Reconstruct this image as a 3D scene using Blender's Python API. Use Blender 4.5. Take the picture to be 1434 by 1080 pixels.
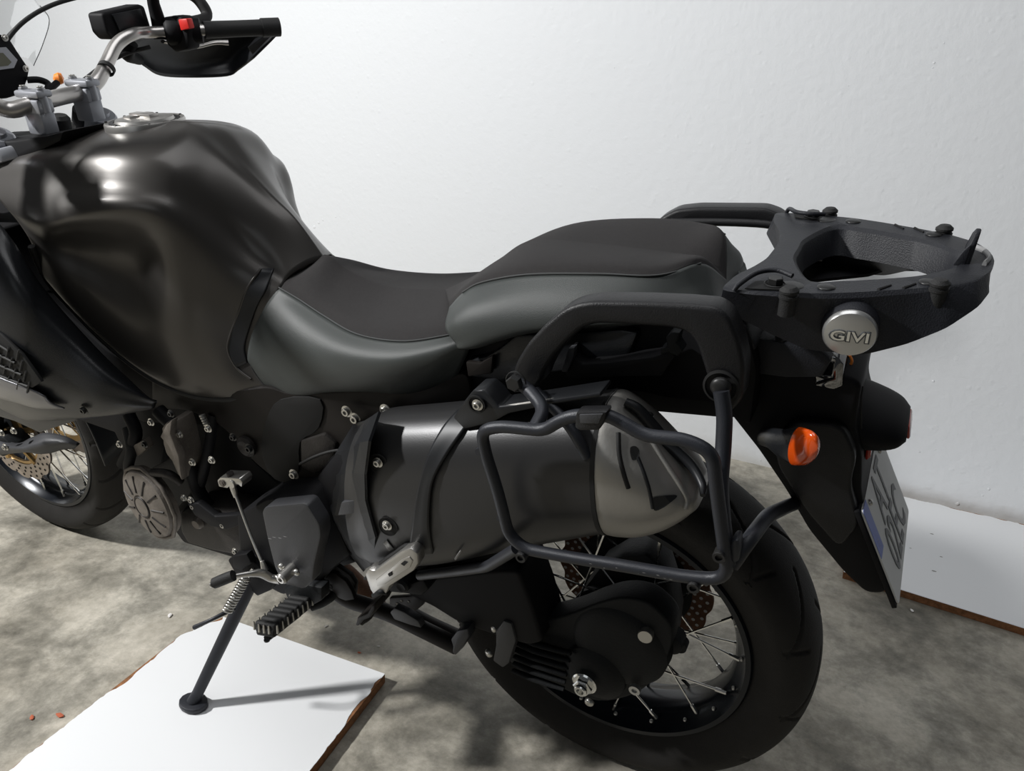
import bpy, bmesh, math, random
from math import pi, sin, cos, radians
from mathutils import Vector, Matrix, Quaternion, noise

random.seed(7)
for _o in list(bpy.data.objects):
    bpy.data.objects.remove(_o)
sc = bpy.context.scene
COL = sc.collection

# ------------------------------------------------------------------ camera
W, H, F = 1434.0, 1080.0, 1098.82
CAM = Vector((0.3062, -1.13835, 1.1218))
YAW, PITCH, ROLL = radians(25.83986), radians(20.51541), radians(2.71232)
LEAN = radians(9.16)
_fw = Vector((-sin(YAW) * cos(PITCH), cos(YAW) * cos(PITCH), -sin(PITCH)))
_r0 = Vector((cos(YAW), sin(YAW), 0))
_u0 = _r0.cross(_fw)
_rt = _r0 * cos(ROLL) + _u0 * sin(ROLL)
_up = -_r0 * sin(ROLL) + _u0 * cos(ROLL)
cam_d = bpy.data.cameras.new('camera')
cam = bpy.data.objects.new('camera', cam_d)
COL.objects.link(cam)
cam.matrix_world = Matrix(((_rt.x, _up.x, -_fw.x, CAM.x), (_rt.y, _up.y, -_fw.y, CAM.y),
                           (_rt.z, _up.z, -_fw.z, CAM.z), (0, 0, 0, 1)))
cam_d.sensor_width = 36.0
cam_d.lens = F / W * 36.0
cam_d.clip_start = 0.02
sc.camera = cam

# ------------------------------------------------------------------ world, lamp, exposure
world = bpy.data.worlds.new('garage_air')
sc.world = world
world.use_nodes = True
world.node_tree.nodes['Background'].inputs[0].default_value = (0.93, 0.96, 1.0, 1)
world.node_tree.nodes['Background'].inputs[1].default_value = 0.05
def area(name, loc, target, sx, sy, power, color):
    l = bpy.data.lights.new(name, 'AREA')
    l.shape = 'RECTANGLE'; l.size = sx; l.size_y = sy
    l.energy = power; l.color = color
    o = bpy.data.objects.new(name, l); COL.objects.link(o)
    o.location = loc
    o.rotation_euler = (Vector(target) - Vector(loc)).to_track_quat('-Z', 'Y').to_euler()
    return o
area('garage_lamp', (-2.75, -1.62, 2.42), (-0.3, 0.2, 0.4), 0.22, 0.16, 142, (1.0, 0.995, 0.985))
area('overhead_fill', (-0.3, -0.5, 2.85), (-0.3, -0.4, 0), 1.8, 1.4, 20, (0.97, 0.98, 1.0))  # unseen fill light, added overhead to lift the shaded floor and seat tops
area('door_daylight', (-0.3, -3.6, 1.7), (0.5, 1.3, 0.5), 1.6, 1.6, 5, (0.9, 0.95, 1.0))
sc.view_settings.view_transform = 'Standard'
sc.view_settings.look = 'None'
sc.view_settings.gamma = 1
sc.view_settings.use_curve_mapping = False
sc.view_settings.exposure = -0.02

# ------------------------------------------------------------------ points: a ray of the photo met with a plane of the leaning bike
_c, _s = cos(LEAN), sin(LEAN)
def _ray(u, v):
    return _fw + _rt * ((u - 717) / F) + _up * ((540 - v) / F)
def _tobike(P):
    return Vector((P.x, P.y * _c + P.z * _s, P.z * _c - P.y * _s))
CB = _tobike(CAM)
def S(u, v, y):
    d = _tobike(_ray(u, v)); return CB + d * ((y - CB.y) / d.y)
def Z(u, v, z):
    d = _tobike(_ray(u, v)); return CB + d * ((z - CB.z) / d.z)
def X(u, v, x):
    d = _tobike(_ray(u, v)); return CB + d * ((x - CB.x) / d.x)
def WZ(u, v, z):
    d = _ray(u, v); return CAM + d * ((z - CAM.z) / d.z)
V = Vector

# ------------------------------------------------------------------ materials
def mat(name, col, rough=0.5, metal=0.0, bump=0.0, bscale=200.0, coat=0.0, noise_col=0.0, nscale=8.0, spec=None, trans=0.0, ior=1.45):
    m = bpy.data.materials.new(name); m.use_nodes = True
    nt = m.node_tree; b = nt.nodes['Principled BSDF']
    b.inputs['Base Color'].default_value = (*col, 1)
    b.inputs['Roughness'].default_value = rough
    b.inputs['Metallic'].default_value = metal
    b.inputs['Coat Weight'].default_value = coat
    b.inputs['Coat Roughness'].default_value = 0.15
    b.inputs['Transmission Weight'].default_value = trans
    b.inputs['IOR'].default_value = ior
    if spec is not None: b.inputs['Specular IOR Level'].default_value = spec
    tc = nt.nodes.new('ShaderNodeTexCoord')
    if noise_col > 0:
        n = nt.nodes.new('ShaderNodeTexNoise'); n.inputs['Scale'].default_value = nscale; n.inputs['Detail'].default_value = 8
        n.inputs['Roughness'].default_value = .65
        nt.links.new(tc.outputs['Object'], n.inputs['Vector'])
        r = nt.nodes.new('ShaderNodeValToRGB')
        r.color_ramp.elements[0].position = .32; r.color_ramp.elements[1].position = .7
        r.color_ramp.elements[0].color = (*[c * (1 - noise_col) for c in col], 1)
        r.color_ramp.elements[1].color = (*[min(1, c * (1 + noise_col)) for c in col], 1)
        nt.links.new(n.outputs['Fac'], r.inputs['Fac']); nt.links.new(r.outputs['Color'], b.inputs['Base Color'])
    if bump > 0:
        n = nt.nodes.new('ShaderNodeTexNoise'); n.inputs['Scale'].default_value = bscale; n.inputs['Detail'].default_value = 4
        nt.links.new(tc.outputs['Object'], n.inputs['Vector'])
        bp = nt.nodes.new('ShaderNodeBump'); bp.inputs['Strength'].default_value = bump; bp.inputs['Distance'].default_value = .002
        nt.links.new(n.outputs['Fac'], bp.inputs['Height']); nt.links.new(bp.outputs['Normal'], b.inputs['Normal'])
    return m
M = {}
M['tank'] = mat('tank_paint', (.062, .058, .054), .34, .55, coat=.12)
M['panel'] = mat('dark_panel_plastic', (.011, .012, .014), .34, 0, .15, 500, noise_col=.1)
M['frame'] = mat('frame_paint', (.012, .010, .009), .5, 0, spec=.2)
M['plastic'] = mat('black_plastic', (.010, .010, .011), .42, 0, .25, 700, spec=.35)
M['rackp'] = mat('rack_plastic', (.016, .017, .021), .48, 0, .35, 600, noise_col=.15, nscale=40, spec=.35)
M['black'] = mat('black_part', (.005, .005, .006), .62, spec=.2)
M['deep'] = mat('black_cavity', (.004, .004, .004), .7)
M['tube'] = mat('powder_coat', (.022, .024, .03), .42, .2, .2, 900)
M['cast'] = mat('black_casting', (.007, .008, .009), .6, 0, .25, 300, spec=.25)
M['suede'] = mat('seat_suede', (.021, .019, .019), .85, 0, .7, 1500, noise_col=.15, nscale=200)
M['vinyl'] = mat('seat_vinyl', (.043, .048, .046), .48, 0, .25, 1200)
M['seam'] = mat('seam_thread', (.05, .053, .053), .6)
M['muf'] = mat('muffler_paint', (.045, .045, .046), .36, .6, .05, 600)
M['mufguard'] = mat('muffler_guard_paint', (.012, .013, .015), .42, .2)
M['silver'] = mat('cast_silver', (.42, .41, .39), .35, .85, .05, 500)
M['capsil'] = mat('satin_silver', (.32, .31, .29), .42, .7, .1, 300)
M['bar'] = mat('satin_bar', (.5, .48, .46), .3, .8)
M['clamp'] = mat('clamp_silver', (.36, .37, .40), .4, .55)
M['chrome'] = mat('chrome', (.75, .75, .73), .15, 1.0)
M['bolt'] = mat('bolt_steel', (.5, .49, .46), .3, .9)
M['dbolt'] = mat('black_bolt', (.03, .03, .03), .4, .5)
M['tyre'] = mat('tyre_rubber', (.014, .013, .012), .72, 0, .3, 400, noise_col=.2, nscale=20, spec=.35)
M['rim'] = mat('rim_black', (.006, .008, .012), .25, .3)
M['disc'] = mat('disc_steel', (.38, .33, .29), .38, .85, noise_col=.2, nscale=30)
M['gold'] = mat('gold_carrier', (.5, .33, .14), .4, .8)
M['rust'] = mat('rusty_steel', (.09, .04, .02), .7, .3, .4, 200, noise_col=.4, nscale=50)
M['engine'] = mat('muddy_alloy', (.17, .15, .13), .6, .4, .3, 300, noise_col=.3, nscale=30)
M['dengine'] = mat('dark_alloy', (.03, .027, .025), .5, .4, .3, 300, noise_col=.25, nscale=30, spec=.35)
M['grey'] = mat('grey_plastic', (.042, .043, .047), .5, 0, .25, 600)
M['red'] = mat('red_plastic', (.55, .02, .015), .4)
M['reddark'] = mat('red_lens', (.4, .03, .015), .2, coat=.4)
M['amber'] = mat('amber_lens', (.6, .07, .004), .16, 0, coat=.6)
M['orange'] = mat('orange_part', (.85, .25, .04), .4)
M['rubber'] = mat('grip_rubber', (.012, .012, .012), .65, 0, .4, 900)
M['plate'] = mat('plate_white', (.55, .56, .55), .45)
M['plateblue'] = mat('plate_blue', (.12, .17, .5), .5)
M['ink'] = mat('plate_ink', (.1, .105, .11), .5)
M['badge'] = mat('badge_silver', (.5, .5, .49), .28, .75)
M['lcd'] = mat('lcd', (.12, .12, .085), .3)
M['white'] = mat('white_laminate', (.84, .85, .86), .28, 0, .03, 60)
M['chip'] = mat('chipboard_core', (.27, .12, .05), .9, 0, .8, 300, noise_col=.4, nscale=90)
M['speck'] = mat('dirt', (.3, .29, .27), .9)
M['scrape'] = mat('scraped_metal', (.3, .3, .3), .5, .5)
def glass(name, col, alpha):
    m = bpy.data.materials.new(name); m.use_nodes = True; nt = m.node_tree
    nt.nodes.remove(nt.nodes['Principled BSDF'])
    t = nt.nodes.new('ShaderNodeBsdfTransparent'); t.inputs[0].default_value = (*col, 1)
    g = nt.nodes.new('ShaderNodeBsdfGlossy'); g.inputs['Roughness'].default_value = .05; g.inputs[0].default_value = (1, 1, 1, 1)
    mx = nt.nodes.new('ShaderNodeMixShader'); mx.inputs[0].default_value = alpha
    nt.links.new(t.outputs[0], mx.inputs[1]); nt.links.new(g.outputs[0], mx.inputs[2])
    nt.links.new(mx.outputs[0], nt.nodes['Material Output'].inputs[0])
    return m
M['screen'] = glass('clear_screen', (.93, .94, .94), .07)
M['clear'] = glass('clear_lens', (.62, .62, .6), .22)

# wall paint with small lumps and grime low down
def wall_mat():
    m = mat('wall_paint', (.785, .805, .825), .62)
    nt = m.node_tree; b = nt.nodes['Principled BSDF']
    g = nt.nodes.new('ShaderNodeNewGeometry')
    n = nt.nodes.new('ShaderNodeTexNoise'); n.inputs['Scale'].default_value = 45; n.inputs['Detail'].default_value = 5
    n2 = nt.nodes.new('ShaderNodeTexVoronoi'); n2.inputs['Scale'].default_value = 26; n2.inputs['Randomness'].default_value = 1
    n3 = nt.nodes.new('ShaderNodeTexNoise'); n3.inputs['Scale'].default_value = 3.0; n3.inputs['Detail'].default_value = 3
    for k in (n, n2, n3): nt.links.new(g.outputs['Position'], k.inputs['Vector'])
    r2 = nt.nodes.new('ShaderNodeMapRange'); r2.inputs['From Min'].default_value = .05; r2.inputs['From Max'].default_value = .2
    r2.inputs['To Min'].default_value = .5; r2.inputs['To Max'].default_value = 0
    nt.links.new(n2.outputs['Distance'], r2.inputs['Value'])
    a = nt.nodes.new('ShaderNodeMath'); a.operation = 'MULTIPLY'; nt.links.new(r2.outputs[0], a.inputs[0]); nt.links.new(n3.outputs['Fac'], a.inputs[1])
    a2 = nt.nodes.new('ShaderNodeMath'); a2.operation = 'ADD'; nt.links.new(a.outputs[0], a2.inputs[0]); nt.links.new(n.outputs['Fac'], a2.inputs[1])
    bp = nt.nodes.new('ShaderNodeBump'); bp.inputs['Strength'].default_value = .38; bp.inputs['Distance'].default_value = .004
    nt.links.new(a2.outputs[0], bp.inputs['Height']); nt.links.new(bp.outputs['Normal'], b.inputs['Normal'])
    # grime: a thin dirty band at the foot of the wall
    sp = nt.nodes.new('ShaderNodeSeparateXYZ'); nt.links.new(g.outputs['Position'], sp.inputs[0])
    nz = nt.nodes.new('ShaderNodeTexNoise'); nz.inputs['Scale'].default_value = 14; nz.inputs['Detail'].default_value = 8
    nt.links.new(g.outputs['Position'], nz.inputs['Vector'])
    ml = nt.nodes.new('ShaderNodeMath'); ml.operation = 'MULTIPLY_ADD'; ml.inputs[1].default_value = -.09; ml.inputs[2].default_value = .04
    nt.links.new(nz.outputs['Fac'], ml.inputs[0])
    ad = nt.nodes.new('ShaderNodeMath'); ad.operation = 'ADD'; nt.links.new(sp.outputs['Z'], ad.inputs[0]); nt.links.new(ml.outputs[0], ad.inputs[1])
    mr = nt.nodes.new('ShaderNodeMapRange'); mr.inputs['From Min'].default_value = .0; mr.inputs['From Max'].default_value = .05
    nt.links.new(ad.outputs[0], mr.inputs['Value'])
    mx = nt.nodes.new('ShaderNodeMix'); mx.data_type = 'RGBA'
    mx.inputs[6].default_value = (.6, .6, .59, 1); mx.inputs[7].default_value = (.785, .805, .825, 1)
    nt.links.new(mr.outputs[0], mx.inputs[0]); nt.links.new(mx.outputs[2], b.inputs['Base Color'])
    return m
def floor_mat():
    m = mat('concrete', (.4, .37, .32), .6)
    nt = m.node_tree; b = nt.nodes['Principled BSDF']
    g = nt.nodes.new('ShaderNodeNewGeometry')
    def nz(scale, det, rough=.6, dist=0.0):
        n = nt.nodes.new('ShaderNodeTexNoise'); n.inputs['Scale'].default_value = scale; n.inputs['Detail'].default_value = det
        n.inputs['Roughness'].default_value = rough; n.inputs['Distortion'].default_value = dist
        nt.links.new(g.outputs['Position'], n.inputs['Vector']); return n
    a = nz(5.0, 11, .72, .15); bb = nz(2.2, 7, .62, .2); c = nz(42, 6, .7)
    r = nt.nodes.new('ShaderNodeValToRGB')
    e = r.color_ramp.elements
    e[0].position = .34; e[0].color = (.17, .16, .135, 1)
    e[1].position = .56; e[1].color = (.52, .485, .42, 1)
    x = r.color_ramp.elements.new(.46); x.color = (.34, .32, .275, 1)
    nt.links.new(a.outputs['Fac'], r.inputs['Fac'])
    r2 = nt.nodes.new('ShaderNodeValToRGB'); r2.color_ramp.elements[0].position = .38; r2.color_ramp.elements[0].color = (.66, .65, .62, 1)
    r2.color_ramp.elements[1].position = .6; r2.color_ramp.elements[1].color = (1.05, 1.05, 1.04, 1)
    nt.links.new(bb.outputs['Fac'], r2.inputs['Fac'])
    mx = nt.nodes.new('ShaderNodeMix'); mx.data_type = 'RGBA'; mx.blend_type = 'MULTIPLY'; mx.inputs[0].default_value = 1
    nt.links.new(r.outputs[0], mx.inputs[6]); nt.links.new(r2.outputs[0], mx.inputs[7])
    r3 = nt.nodes.new('ShaderNodeValToRGB'); r3.color_ramp.elements[0].position = .35; r3.color_ramp.elements[0].color = (.82, .82, .8, 1)
    r3.color_ramp.elements[1].position = .65; r3.color_ramp.elements[1].color = (1.12, 1.12, 1.12, 1)
    nt.links.new(c.outputs['Fac'], r3.inputs['Fac'])
    m2 = nt.nodes.new('ShaderNodeMix'); m2.data_type = 'RGBA'; m2.blend_type = 'MULTIPLY'; m2.inputs[0].default_value = 1
    nt.links.new(mx.outputs[2], m2.inputs[6]); nt.links.new(r3.outputs[0], m2.inputs[7])
    nt.links.new(m2.outputs[2], b.inputs['Base Color'])
    rr = nt.nodes.new('ShaderNodeMapRange'); rr.inputs['To Min'].default_value = .42; rr.inputs['To Max'].default_value = .75
    nt.links.new(a.outputs['Fac'], rr.inputs['Value']); nt.links.new(rr.outputs[0], b.inputs['Roughness'])
    bp = nt.nodes.new('ShaderNodeBump'); bp.inputs['Strength'].default_value = .35; bp.inputs['Distance'].default_value = .003
    nt.links.new(c.outputs['Fac'], bp.inputs['Height']); nt.links.new(bp.outputs['Normal'], b.inputs['Normal'])
    return m
M['wall'] = wall_mat(); M['floor'] = floor_mat()

# ------------------------------------------------------------------ mesh helpers
def link(name, me, m, parent=None, smooth=38, label=None):
    if smooth:
        for p in me.polygons: p.use_smooth = True
        me.set_sharp_from_angle(angle=radians(smooth))
    if m is not None: me.materials.append(m)
    o = bpy.data.objects.new(name, me); COL.objects.link(o)
    if parent is not None: o.parent = parent
    if label: o['label'] = label
    return o
def bm_link(name, bm, m, parent=None, smooth=38, label=None):
    bmesh.ops.recalc_face_normals(bm, faces=bm.faces)
    me = bpy.data.meshes.new(name); bm.to_mesh(me); bm.free()
    return link(name, me, m, parent, smooth, label)
def cr(P, n, closed=False):
    P = [V(p) for p in P]; k = len(P); out = []
    segs = k if closed else k - 1
    for i in range(segs):
        if closed: a, b, c, d = P[(i - 1) % k], P[i], P[(i + 1) % k], P[(i + 2) % k]
        else:
            b, c = P[i], P[i + 1]
            a = P[i - 1] if i > 0 else b * 2 - c
            d = P[i + 2] if i + 2 < k else c * 2 - b
        for j in range(n):
            t = j / n
            out.append(.5 * ((2 * b) + (c - a) * t + (2 * a - 5 * b + 4 * c - d) * t * t + (3 * b - a - 3 * c + d) * t ** 3))
    if not closed: out.append(P[-1].copy())
    return out
def surf_bm(rows, nu=5, nv=5, mirror=False, bm=None):
    rows = [cr(r, nu) for r in rows]
    cols = [cr([r[i] for r in rows], nv) for i in range(len(rows[0]))]
    g = [[cols[i][j] for i in range(len(cols))] for j in range(len(cols[0]))]
    bm = bm or bmesh.new()
    vs = [[bm.verts.new(p) for p in r] for r in g]
    fs = []
    for j in range(len(vs) - 1):
        for i in range(len(vs[0]) - 1):
            fs.append(bm.faces.new((vs[j][i], vs[j][i + 1], vs[j + 1][i + 1], vs[j + 1][i])))
    if mirror:
        v2 = [[vs[j][i] if j == 0 and abs(g[j][i].y) < 1e-5 else bm.verts.new((p.x, -p.y, p.z)) for i, p in enumerate(r)] for j, r in enumerate(g)]
        for j in range(len(vs) - 1):
            for i in range(len(vs[0]) - 1):
                q = (v2[j][i], v2[j + 1][i], v2[j + 1][i + 1], v2[j][i + 1])
                if len(set(q)) == 4: bm.faces.new(q)
    bmesh.ops.remove_doubles(bm, verts=bm.verts, dist=1e-5)
    return bm
def surf(name, rows, m, parent, mirror=False, nu=5, nv=5, thick=.004, smooth=60, label=None):
    bm = surf_bm(rows, nu, nv, mirror)
    bmesh.ops.recalc_face_normals(bm, faces=bm.faces)
    # make normals face outwards (away from the bike's middle plane / towards the camera side)
    s = sum(f.normal.dot(f.calc_center_median() - V((f.calc_center_median().x, 0, .55))) * f.calc_area() for f in bm.faces)
    if s < 0: bmesh.ops.reverse_faces(bm, faces=bm.faces)
    me = bpy.data.meshes.new(name); bm.to_mesh(me); bm.free()
    o = link(name, me, m, parent, smooth, label)
    if thick:
        md = o.modifiers.new('thickness', 'SOLIDIFY'); md.thickness = thick; md.offset = -1
    return o
def tube_bm(pts, r, seg=12, bm=None, closed=False, cap=True, flat=1.0):
    bm = bm or bmesh.new(); pts = [V(p) for p in pts]; n = len(pts)
    rs = r if isinstance(r, (list, tuple)) else [r] * n
    def tan(i):
        if closed: return (pts[(i + 1) % n] - pts[(i - 1) % n]).normalized()
        return (pts[min(i + 1, n - 1)] - pts[max(i - 1, 0)]).normalized()
    t = tan(0); up = V((0, 1, 0)) if abs(t.y) < .9 else V((0, 0, 1))
    a = t.cross(up).normalized(); rings = []
    for i in range(n):
        t2 = tan(i); q = t.rotation_difference(t2); a = q @ a; t = t2
        a = (a - t * a.dot(t)).normalized(); b = t.cross(a)
        rings.append([bm.verts.new(pts[i] + (a * cos(2 * pi * k / seg) + b * sin(2 * pi * k / seg) * flat) * rs[i]) for k in range(seg)])
    for i in range(n if closed else n - 1):
        A, B = rings[i], rings[(i + 1) % n]
        for k in range(seg):
            bm.faces.new((A[k], A[(k + 1) % seg], B[(k + 1) % seg], B[k]))
    if cap and not closed:
        bm.faces.new(rings[0][::-1]); bm.faces.new(rings[-1])
    return bm
def tube(name, pts, r, m, parent, n=5, seg=12, closed=False, label=None, smooth=50, flat=1.0):
    if n > 1:
        k = len(pts)
        if isinstance(r, (list, tuple)):
            rr = cr([V((x, 0, 0)) for x in r], n, closed); r = [x.x for x in rr]
        pts = cr(pts, n, closed)
    return bm_link(name, tube_bm(pts, r, seg, None, closed, True, flat), m, parent, smooth, label)
def fillet(pts, rad, closed=False, n=6):
    pts = [V(p) for p in pts]; out = []; k = len(pts)
    for i, p in enumerate(pts):
        if not closed and i in (0, k - 1): out.append(p); continue
        a = pts[(i - 1) % k] - p; b = pts[(i + 1) % k] - p
        d = min(rad, a.length * .48, b.length * .48)
        A = p + a.normalized() * d; B = p + b.normalized() * d
        for j in range(n + 1):
            t = j / n; out.append(A * (1 - t) ** 2 + p * 2 * t * (1 - t) + B * t * t)
    return out
def prism_bm(front, vec, bev=0.0, seg=2, bm=None):
    own = bm is None
    b2 = bmesh.new(); vec = V(vec)
    A = [b2.verts.new(p) for p in front]; B = [b2.verts.new(V(p) + vec) for p in front]
    n = len(A); b2.faces.new(A); b2.faces.new(B[::-1])
    for i in range(n): b2.faces.new((A[i], B[i], B[(i + 1) % n], A[(i + 1) % n]))
    bmesh.ops.recalc_face_normals(b2, faces=b2.faces)
    if bev > 0:
        eds = [e for e in b2.edges if len(e.link_faces) == 2 and e.calc_face_angle(0) > radians(35)]
        bmesh.ops.bevel(b2, geom=eds, offset=bev, segments=seg, profile=.5, affect='EDGES', clamp_overlap=True)
    if own: return b2
    me = bpy.data.meshes.new('t'); b2.to_mesh(me); b2.free(); bm.from_mesh(me); bpy.data.meshes.remove(me)
    return bm
def prism(name, px, y0, y1, m, parent, bev=.003, curve=0, label=None, smooth=38, seg=2, fil=0):
    """plate whose near face is the outline px (photo points met with plane y=y0), reaching to y=y1"""
    P = [S(u, v, y0) if not isinstance(y0, (list, tuple)) else S(u, v, y0[i]) for i, (u, v) in enumerate(px)]
    if curve: P = cr(P, curve, True)
    if fil: P = fillet(P, fil, True, 4)
    ym = y0 if not isinstance(y0, (list, tuple)) else sum(y0) / len(y0)
    return bm_link(name, prism_bm(P, (0, y1 - ym, 0), bev, seg), m, parent, smooth, label)
def axis_frame(ax):
    ax = V(ax).normalized(); a = ax.orthogonal().normalized() if abs(ax.y) < .999 else V((1, 0, 0)); return ax, a, ax.cross(a)
def lathe_bm(c, ax, prof, seg=48, bm=None, arc=None):
    """prof: list of (radius, distance along ax)"""
    bm = bm or bmesh.new(); c = V(c); ax, a, b = axis_frame(ax); rings = []
    for r, h in prof:
        if r < 1e-6: rings.append([bm.verts.new(c + ax * h)])
        else: rings.append([bm.verts.new(c + ax * h + (a * cos(2 * pi * k / seg) + b * sin(2 * pi * k / seg)) * r) for k in range(seg)])
    for A, B in zip(rings, rings[1:]):
        for k in range(seg):
            q = [A[k % len(A)], A[(k + 1) % len(A)], B[(k + 1) % len(B)], B[k % len(B)]]
            u = []
            for x in q:
                if x not in u: u.append(x)
            if len(u) > 2: bm.faces.new(u)
    return bm
def lathe(name, c, ax, prof, m, parent, seg=48, label=None, smooth=38):
    return bm_link(name, lathe_bm(c, ax, prof, seg), m, parent, smooth, label)
def box_bm(c, sx, sy, sz, rot=None, bev=0.0, bm=None):
    b2 = bmesh.new(); bmesh.ops.create_cube(b2, size=1)
    for v in b2.verts: v.co = V((v.co.x * sx, v.co.y * sy, v.co.z * sz))
    if bev > 0: bmesh.ops.bevel(b2, geom=list(b2.edges), offset=bev, segments=2, profile=.5, affect='EDGES')
    mt = Matrix.Translation(V(c)) @ (rot.to_4x4() if rot is not None else Matrix())
    bmesh.ops.transform(b2, matrix=mt, verts=b2.verts)
    if bm is None: return b2
    me = bpy.data.meshes.new('t'); b2.to_mesh(me); b2.free(); bm.from_mesh(me); bpy.data.meshes.remove(me)
    return bm
def oval_ring(T, Bm, yc, hw, x_lean=0.0, n=32, pw=.9):
    c = (T + Bm) / 2; a = (T - Bm) / 2; out = []
    for k in range(n):
        t = 2 * pi * k / n
        cy, cz = -cos(t), sin(t)
        out.append(V((c.x, yc, c.z)) + a * (math.copysign(abs(cz) ** pw, cz)) + V((0, math.copysign(abs(cy) ** pw, cy) * hw, 0)))
    return out
def loft(name, rings, m, parent, cap=(True, True), sub=4, smooth=50, label=None):
    n = len(rings[0])
    cols = [cr([r[k] for r in rings], sub) for k in range(n)]
    bm = bmesh.new(); vs = [[bm.verts.new(cols[k][i]) for k in range(n)] for i in range(len(cols[0]))]
    for A_, B_ in zip(vs, vs[1:]):
        for k in range(n): bm.faces.new((A_[k], A_[(k + 1) % n], B_[(k + 1) % n], B_[k]))
    if cap[0]: bm.faces.new(vs[0])
    if cap[1]: bm.faces.new(vs[-1][::-1])
    return bm_link(name, bm, m, parent, smooth, label)
# socket bolts: one mesh per kind, copied
_bolt = {}
def bolt(p, ax, r, m, parent, name='bolt', kind='socket', h=None, label=None):
    key = (kind, m.name)
    if key not in _bolt:
        bm = bmesh.new()
        if kind == 'socket':
            lathe_bm((0, 0, 0), (0, 0, 1), [(1.5, 0), (1.5, .15), (1.0, .2), (1.0, .9), (.9, 1.0), (.5, 1.0), (.5, .5), (0, .5)], 16, bm)
        elif kind == 'hex':
            lathe_bm((0, 0, 0), (0, 0, 1), [(1.4, 0), (1.4, .15), (1.3, .2)], 20, bm)
            lathe_bm((0, 0, 0), (0, 0, 1), [(1.05, .15), (1.05, .9), (.9, 1.0), (0, 1.0)], 6, bm)
        else:
            lathe_bm((0, 0, 0), (0, 0, 1), [(1.0, 0), (1.0, .4), (.85, .7), (.5, .9), (0, .95)], 20, bm)
        bmesh.ops.recalc_face_normals(bm, faces=bm.faces)
        me = bpy.data.meshes.new(name); bm.to_mesh(me); bm.free(); me.materials.append(m)
        for q in me.polygons: q.use_smooth = True
        me.set_sharp_from_angle(angle=radians(35))
        _bolt[key] = me
    o = bpy.data.objects.new(name, _bolt[key]); COL.objects.link(o); o.parent = parent
    o.location = V(p); o.rotation_mode = 'QUATERNION'; o.rotation_quaternion = V((0, 0, 1)).rotation_difference(V(ax).normalized())
    o.scale = (r, r, h or r)
    if label: o['label'] = label
    return o
def text_mesh(name, body, size, m, parent, mw, extrude=.0008, bold=0.0, label=None, sx=1.0):
    c = bpy.data.curves.new(name, 'FONT'); c.body = body; c.size = size; c.extrude = extrude; c.offset = bold
    c.align_x = 'CENTER'; c.align_y = 'CENTER'; c.resolution_u = 3
    t = bpy.data.objects.new('tmp', c); COL.objects.link(t)
    bpy.context.view_layer.update()
    me = bpy.data.meshes.new_from_object(t.evaluated_get(bpy.context.evaluated_depsgraph_get()))
    bpy.data.objects.remove(t)
    me.transform(mw @ Matrix.Diagonal((sx, 1, 1, 1))); me.materials.clear()
    return link(name, me, m, parent, 0, label)
def frame_mat(o, ex, ey):
    ex = V(ex).normalized(); ez = ex.cross(V(ey)).normalized(); ey = ez.cross(ex)
    return Matrix(((ex.x, ey.x, ez.x, o[0]), (ex.y, ey.y, ez.y, o[1]), (ex.z, ey.z, ez.z, o[2]), (0, 0, 0, 1)))
NY = (0, -1, 0)

from mathutils.bvhtree import BVHTree
_bvh = {}
def hit(o, u, v, lift=.001):
    if o.name not in _bvh:
        _bvh[o.name] = BVHTree.FromPolygons([x.co.copy() for x in o.data.vertices], [tuple(p.vertices) for p in o.data.polygons])
    d = _tobike(_ray(u, v)).normalized()
    loc, nor, i, t = _bvh[o.name].ray_cast(CB, d)
    if loc is None: return None
    if nor.dot(d) > 0: nor = -nor
    return loc + nor * lift
def strip_on(name, o, left, right, m, parent, lift=.001, cols=3, n=4, thick=0, label=None):
    rows = []
    for a, b in zip(left, right):
        r = [hit(o, a[0] + (b[0] - a[0]) * i / cols, a[1] + (b[1] - a[1]) * i / cols, lift) for i in range(cols + 1)]
        if all(r): rows.append(r)
    return surf(name, rows, m, parent, False, 3, n, thick, 50, label)
def line_on(name, o, pts, r, m, parent, lift=0.0, n=4, label=None):
    P = [hit(o, u, v, lift) for u, v in cr_px(pts, 4)]
    P = [p for p in P if p]
    return tube(name, P, r, m, parent, 1, 8, label=label)
def cr_px(pts, n): return [(p.x, p.y) for p in cr([V((u, v, 0)) for u, v in pts], n)]

# ------------------------------------------------------------------ setting
bm = bmesh.new()
bmesh.ops.create_grid(bm, x_segments=2, y_segments=2, size=1)
for v in bm.verts: v.co = V((v.co.x * 4.2 - .6, v.co.y * 2.2 - .83, 0))
fl = bm_link('floor', bm, M['floor'], None, 0); fl['kind'] = 'structure'
WY = 1.345
wl = bm_link('wall_back', box_bm((-.6, WY + .06, 1.45), 8.4, .12, 2.98), M['wall'], None, 0); wl['kind'] = 'structure'

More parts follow.
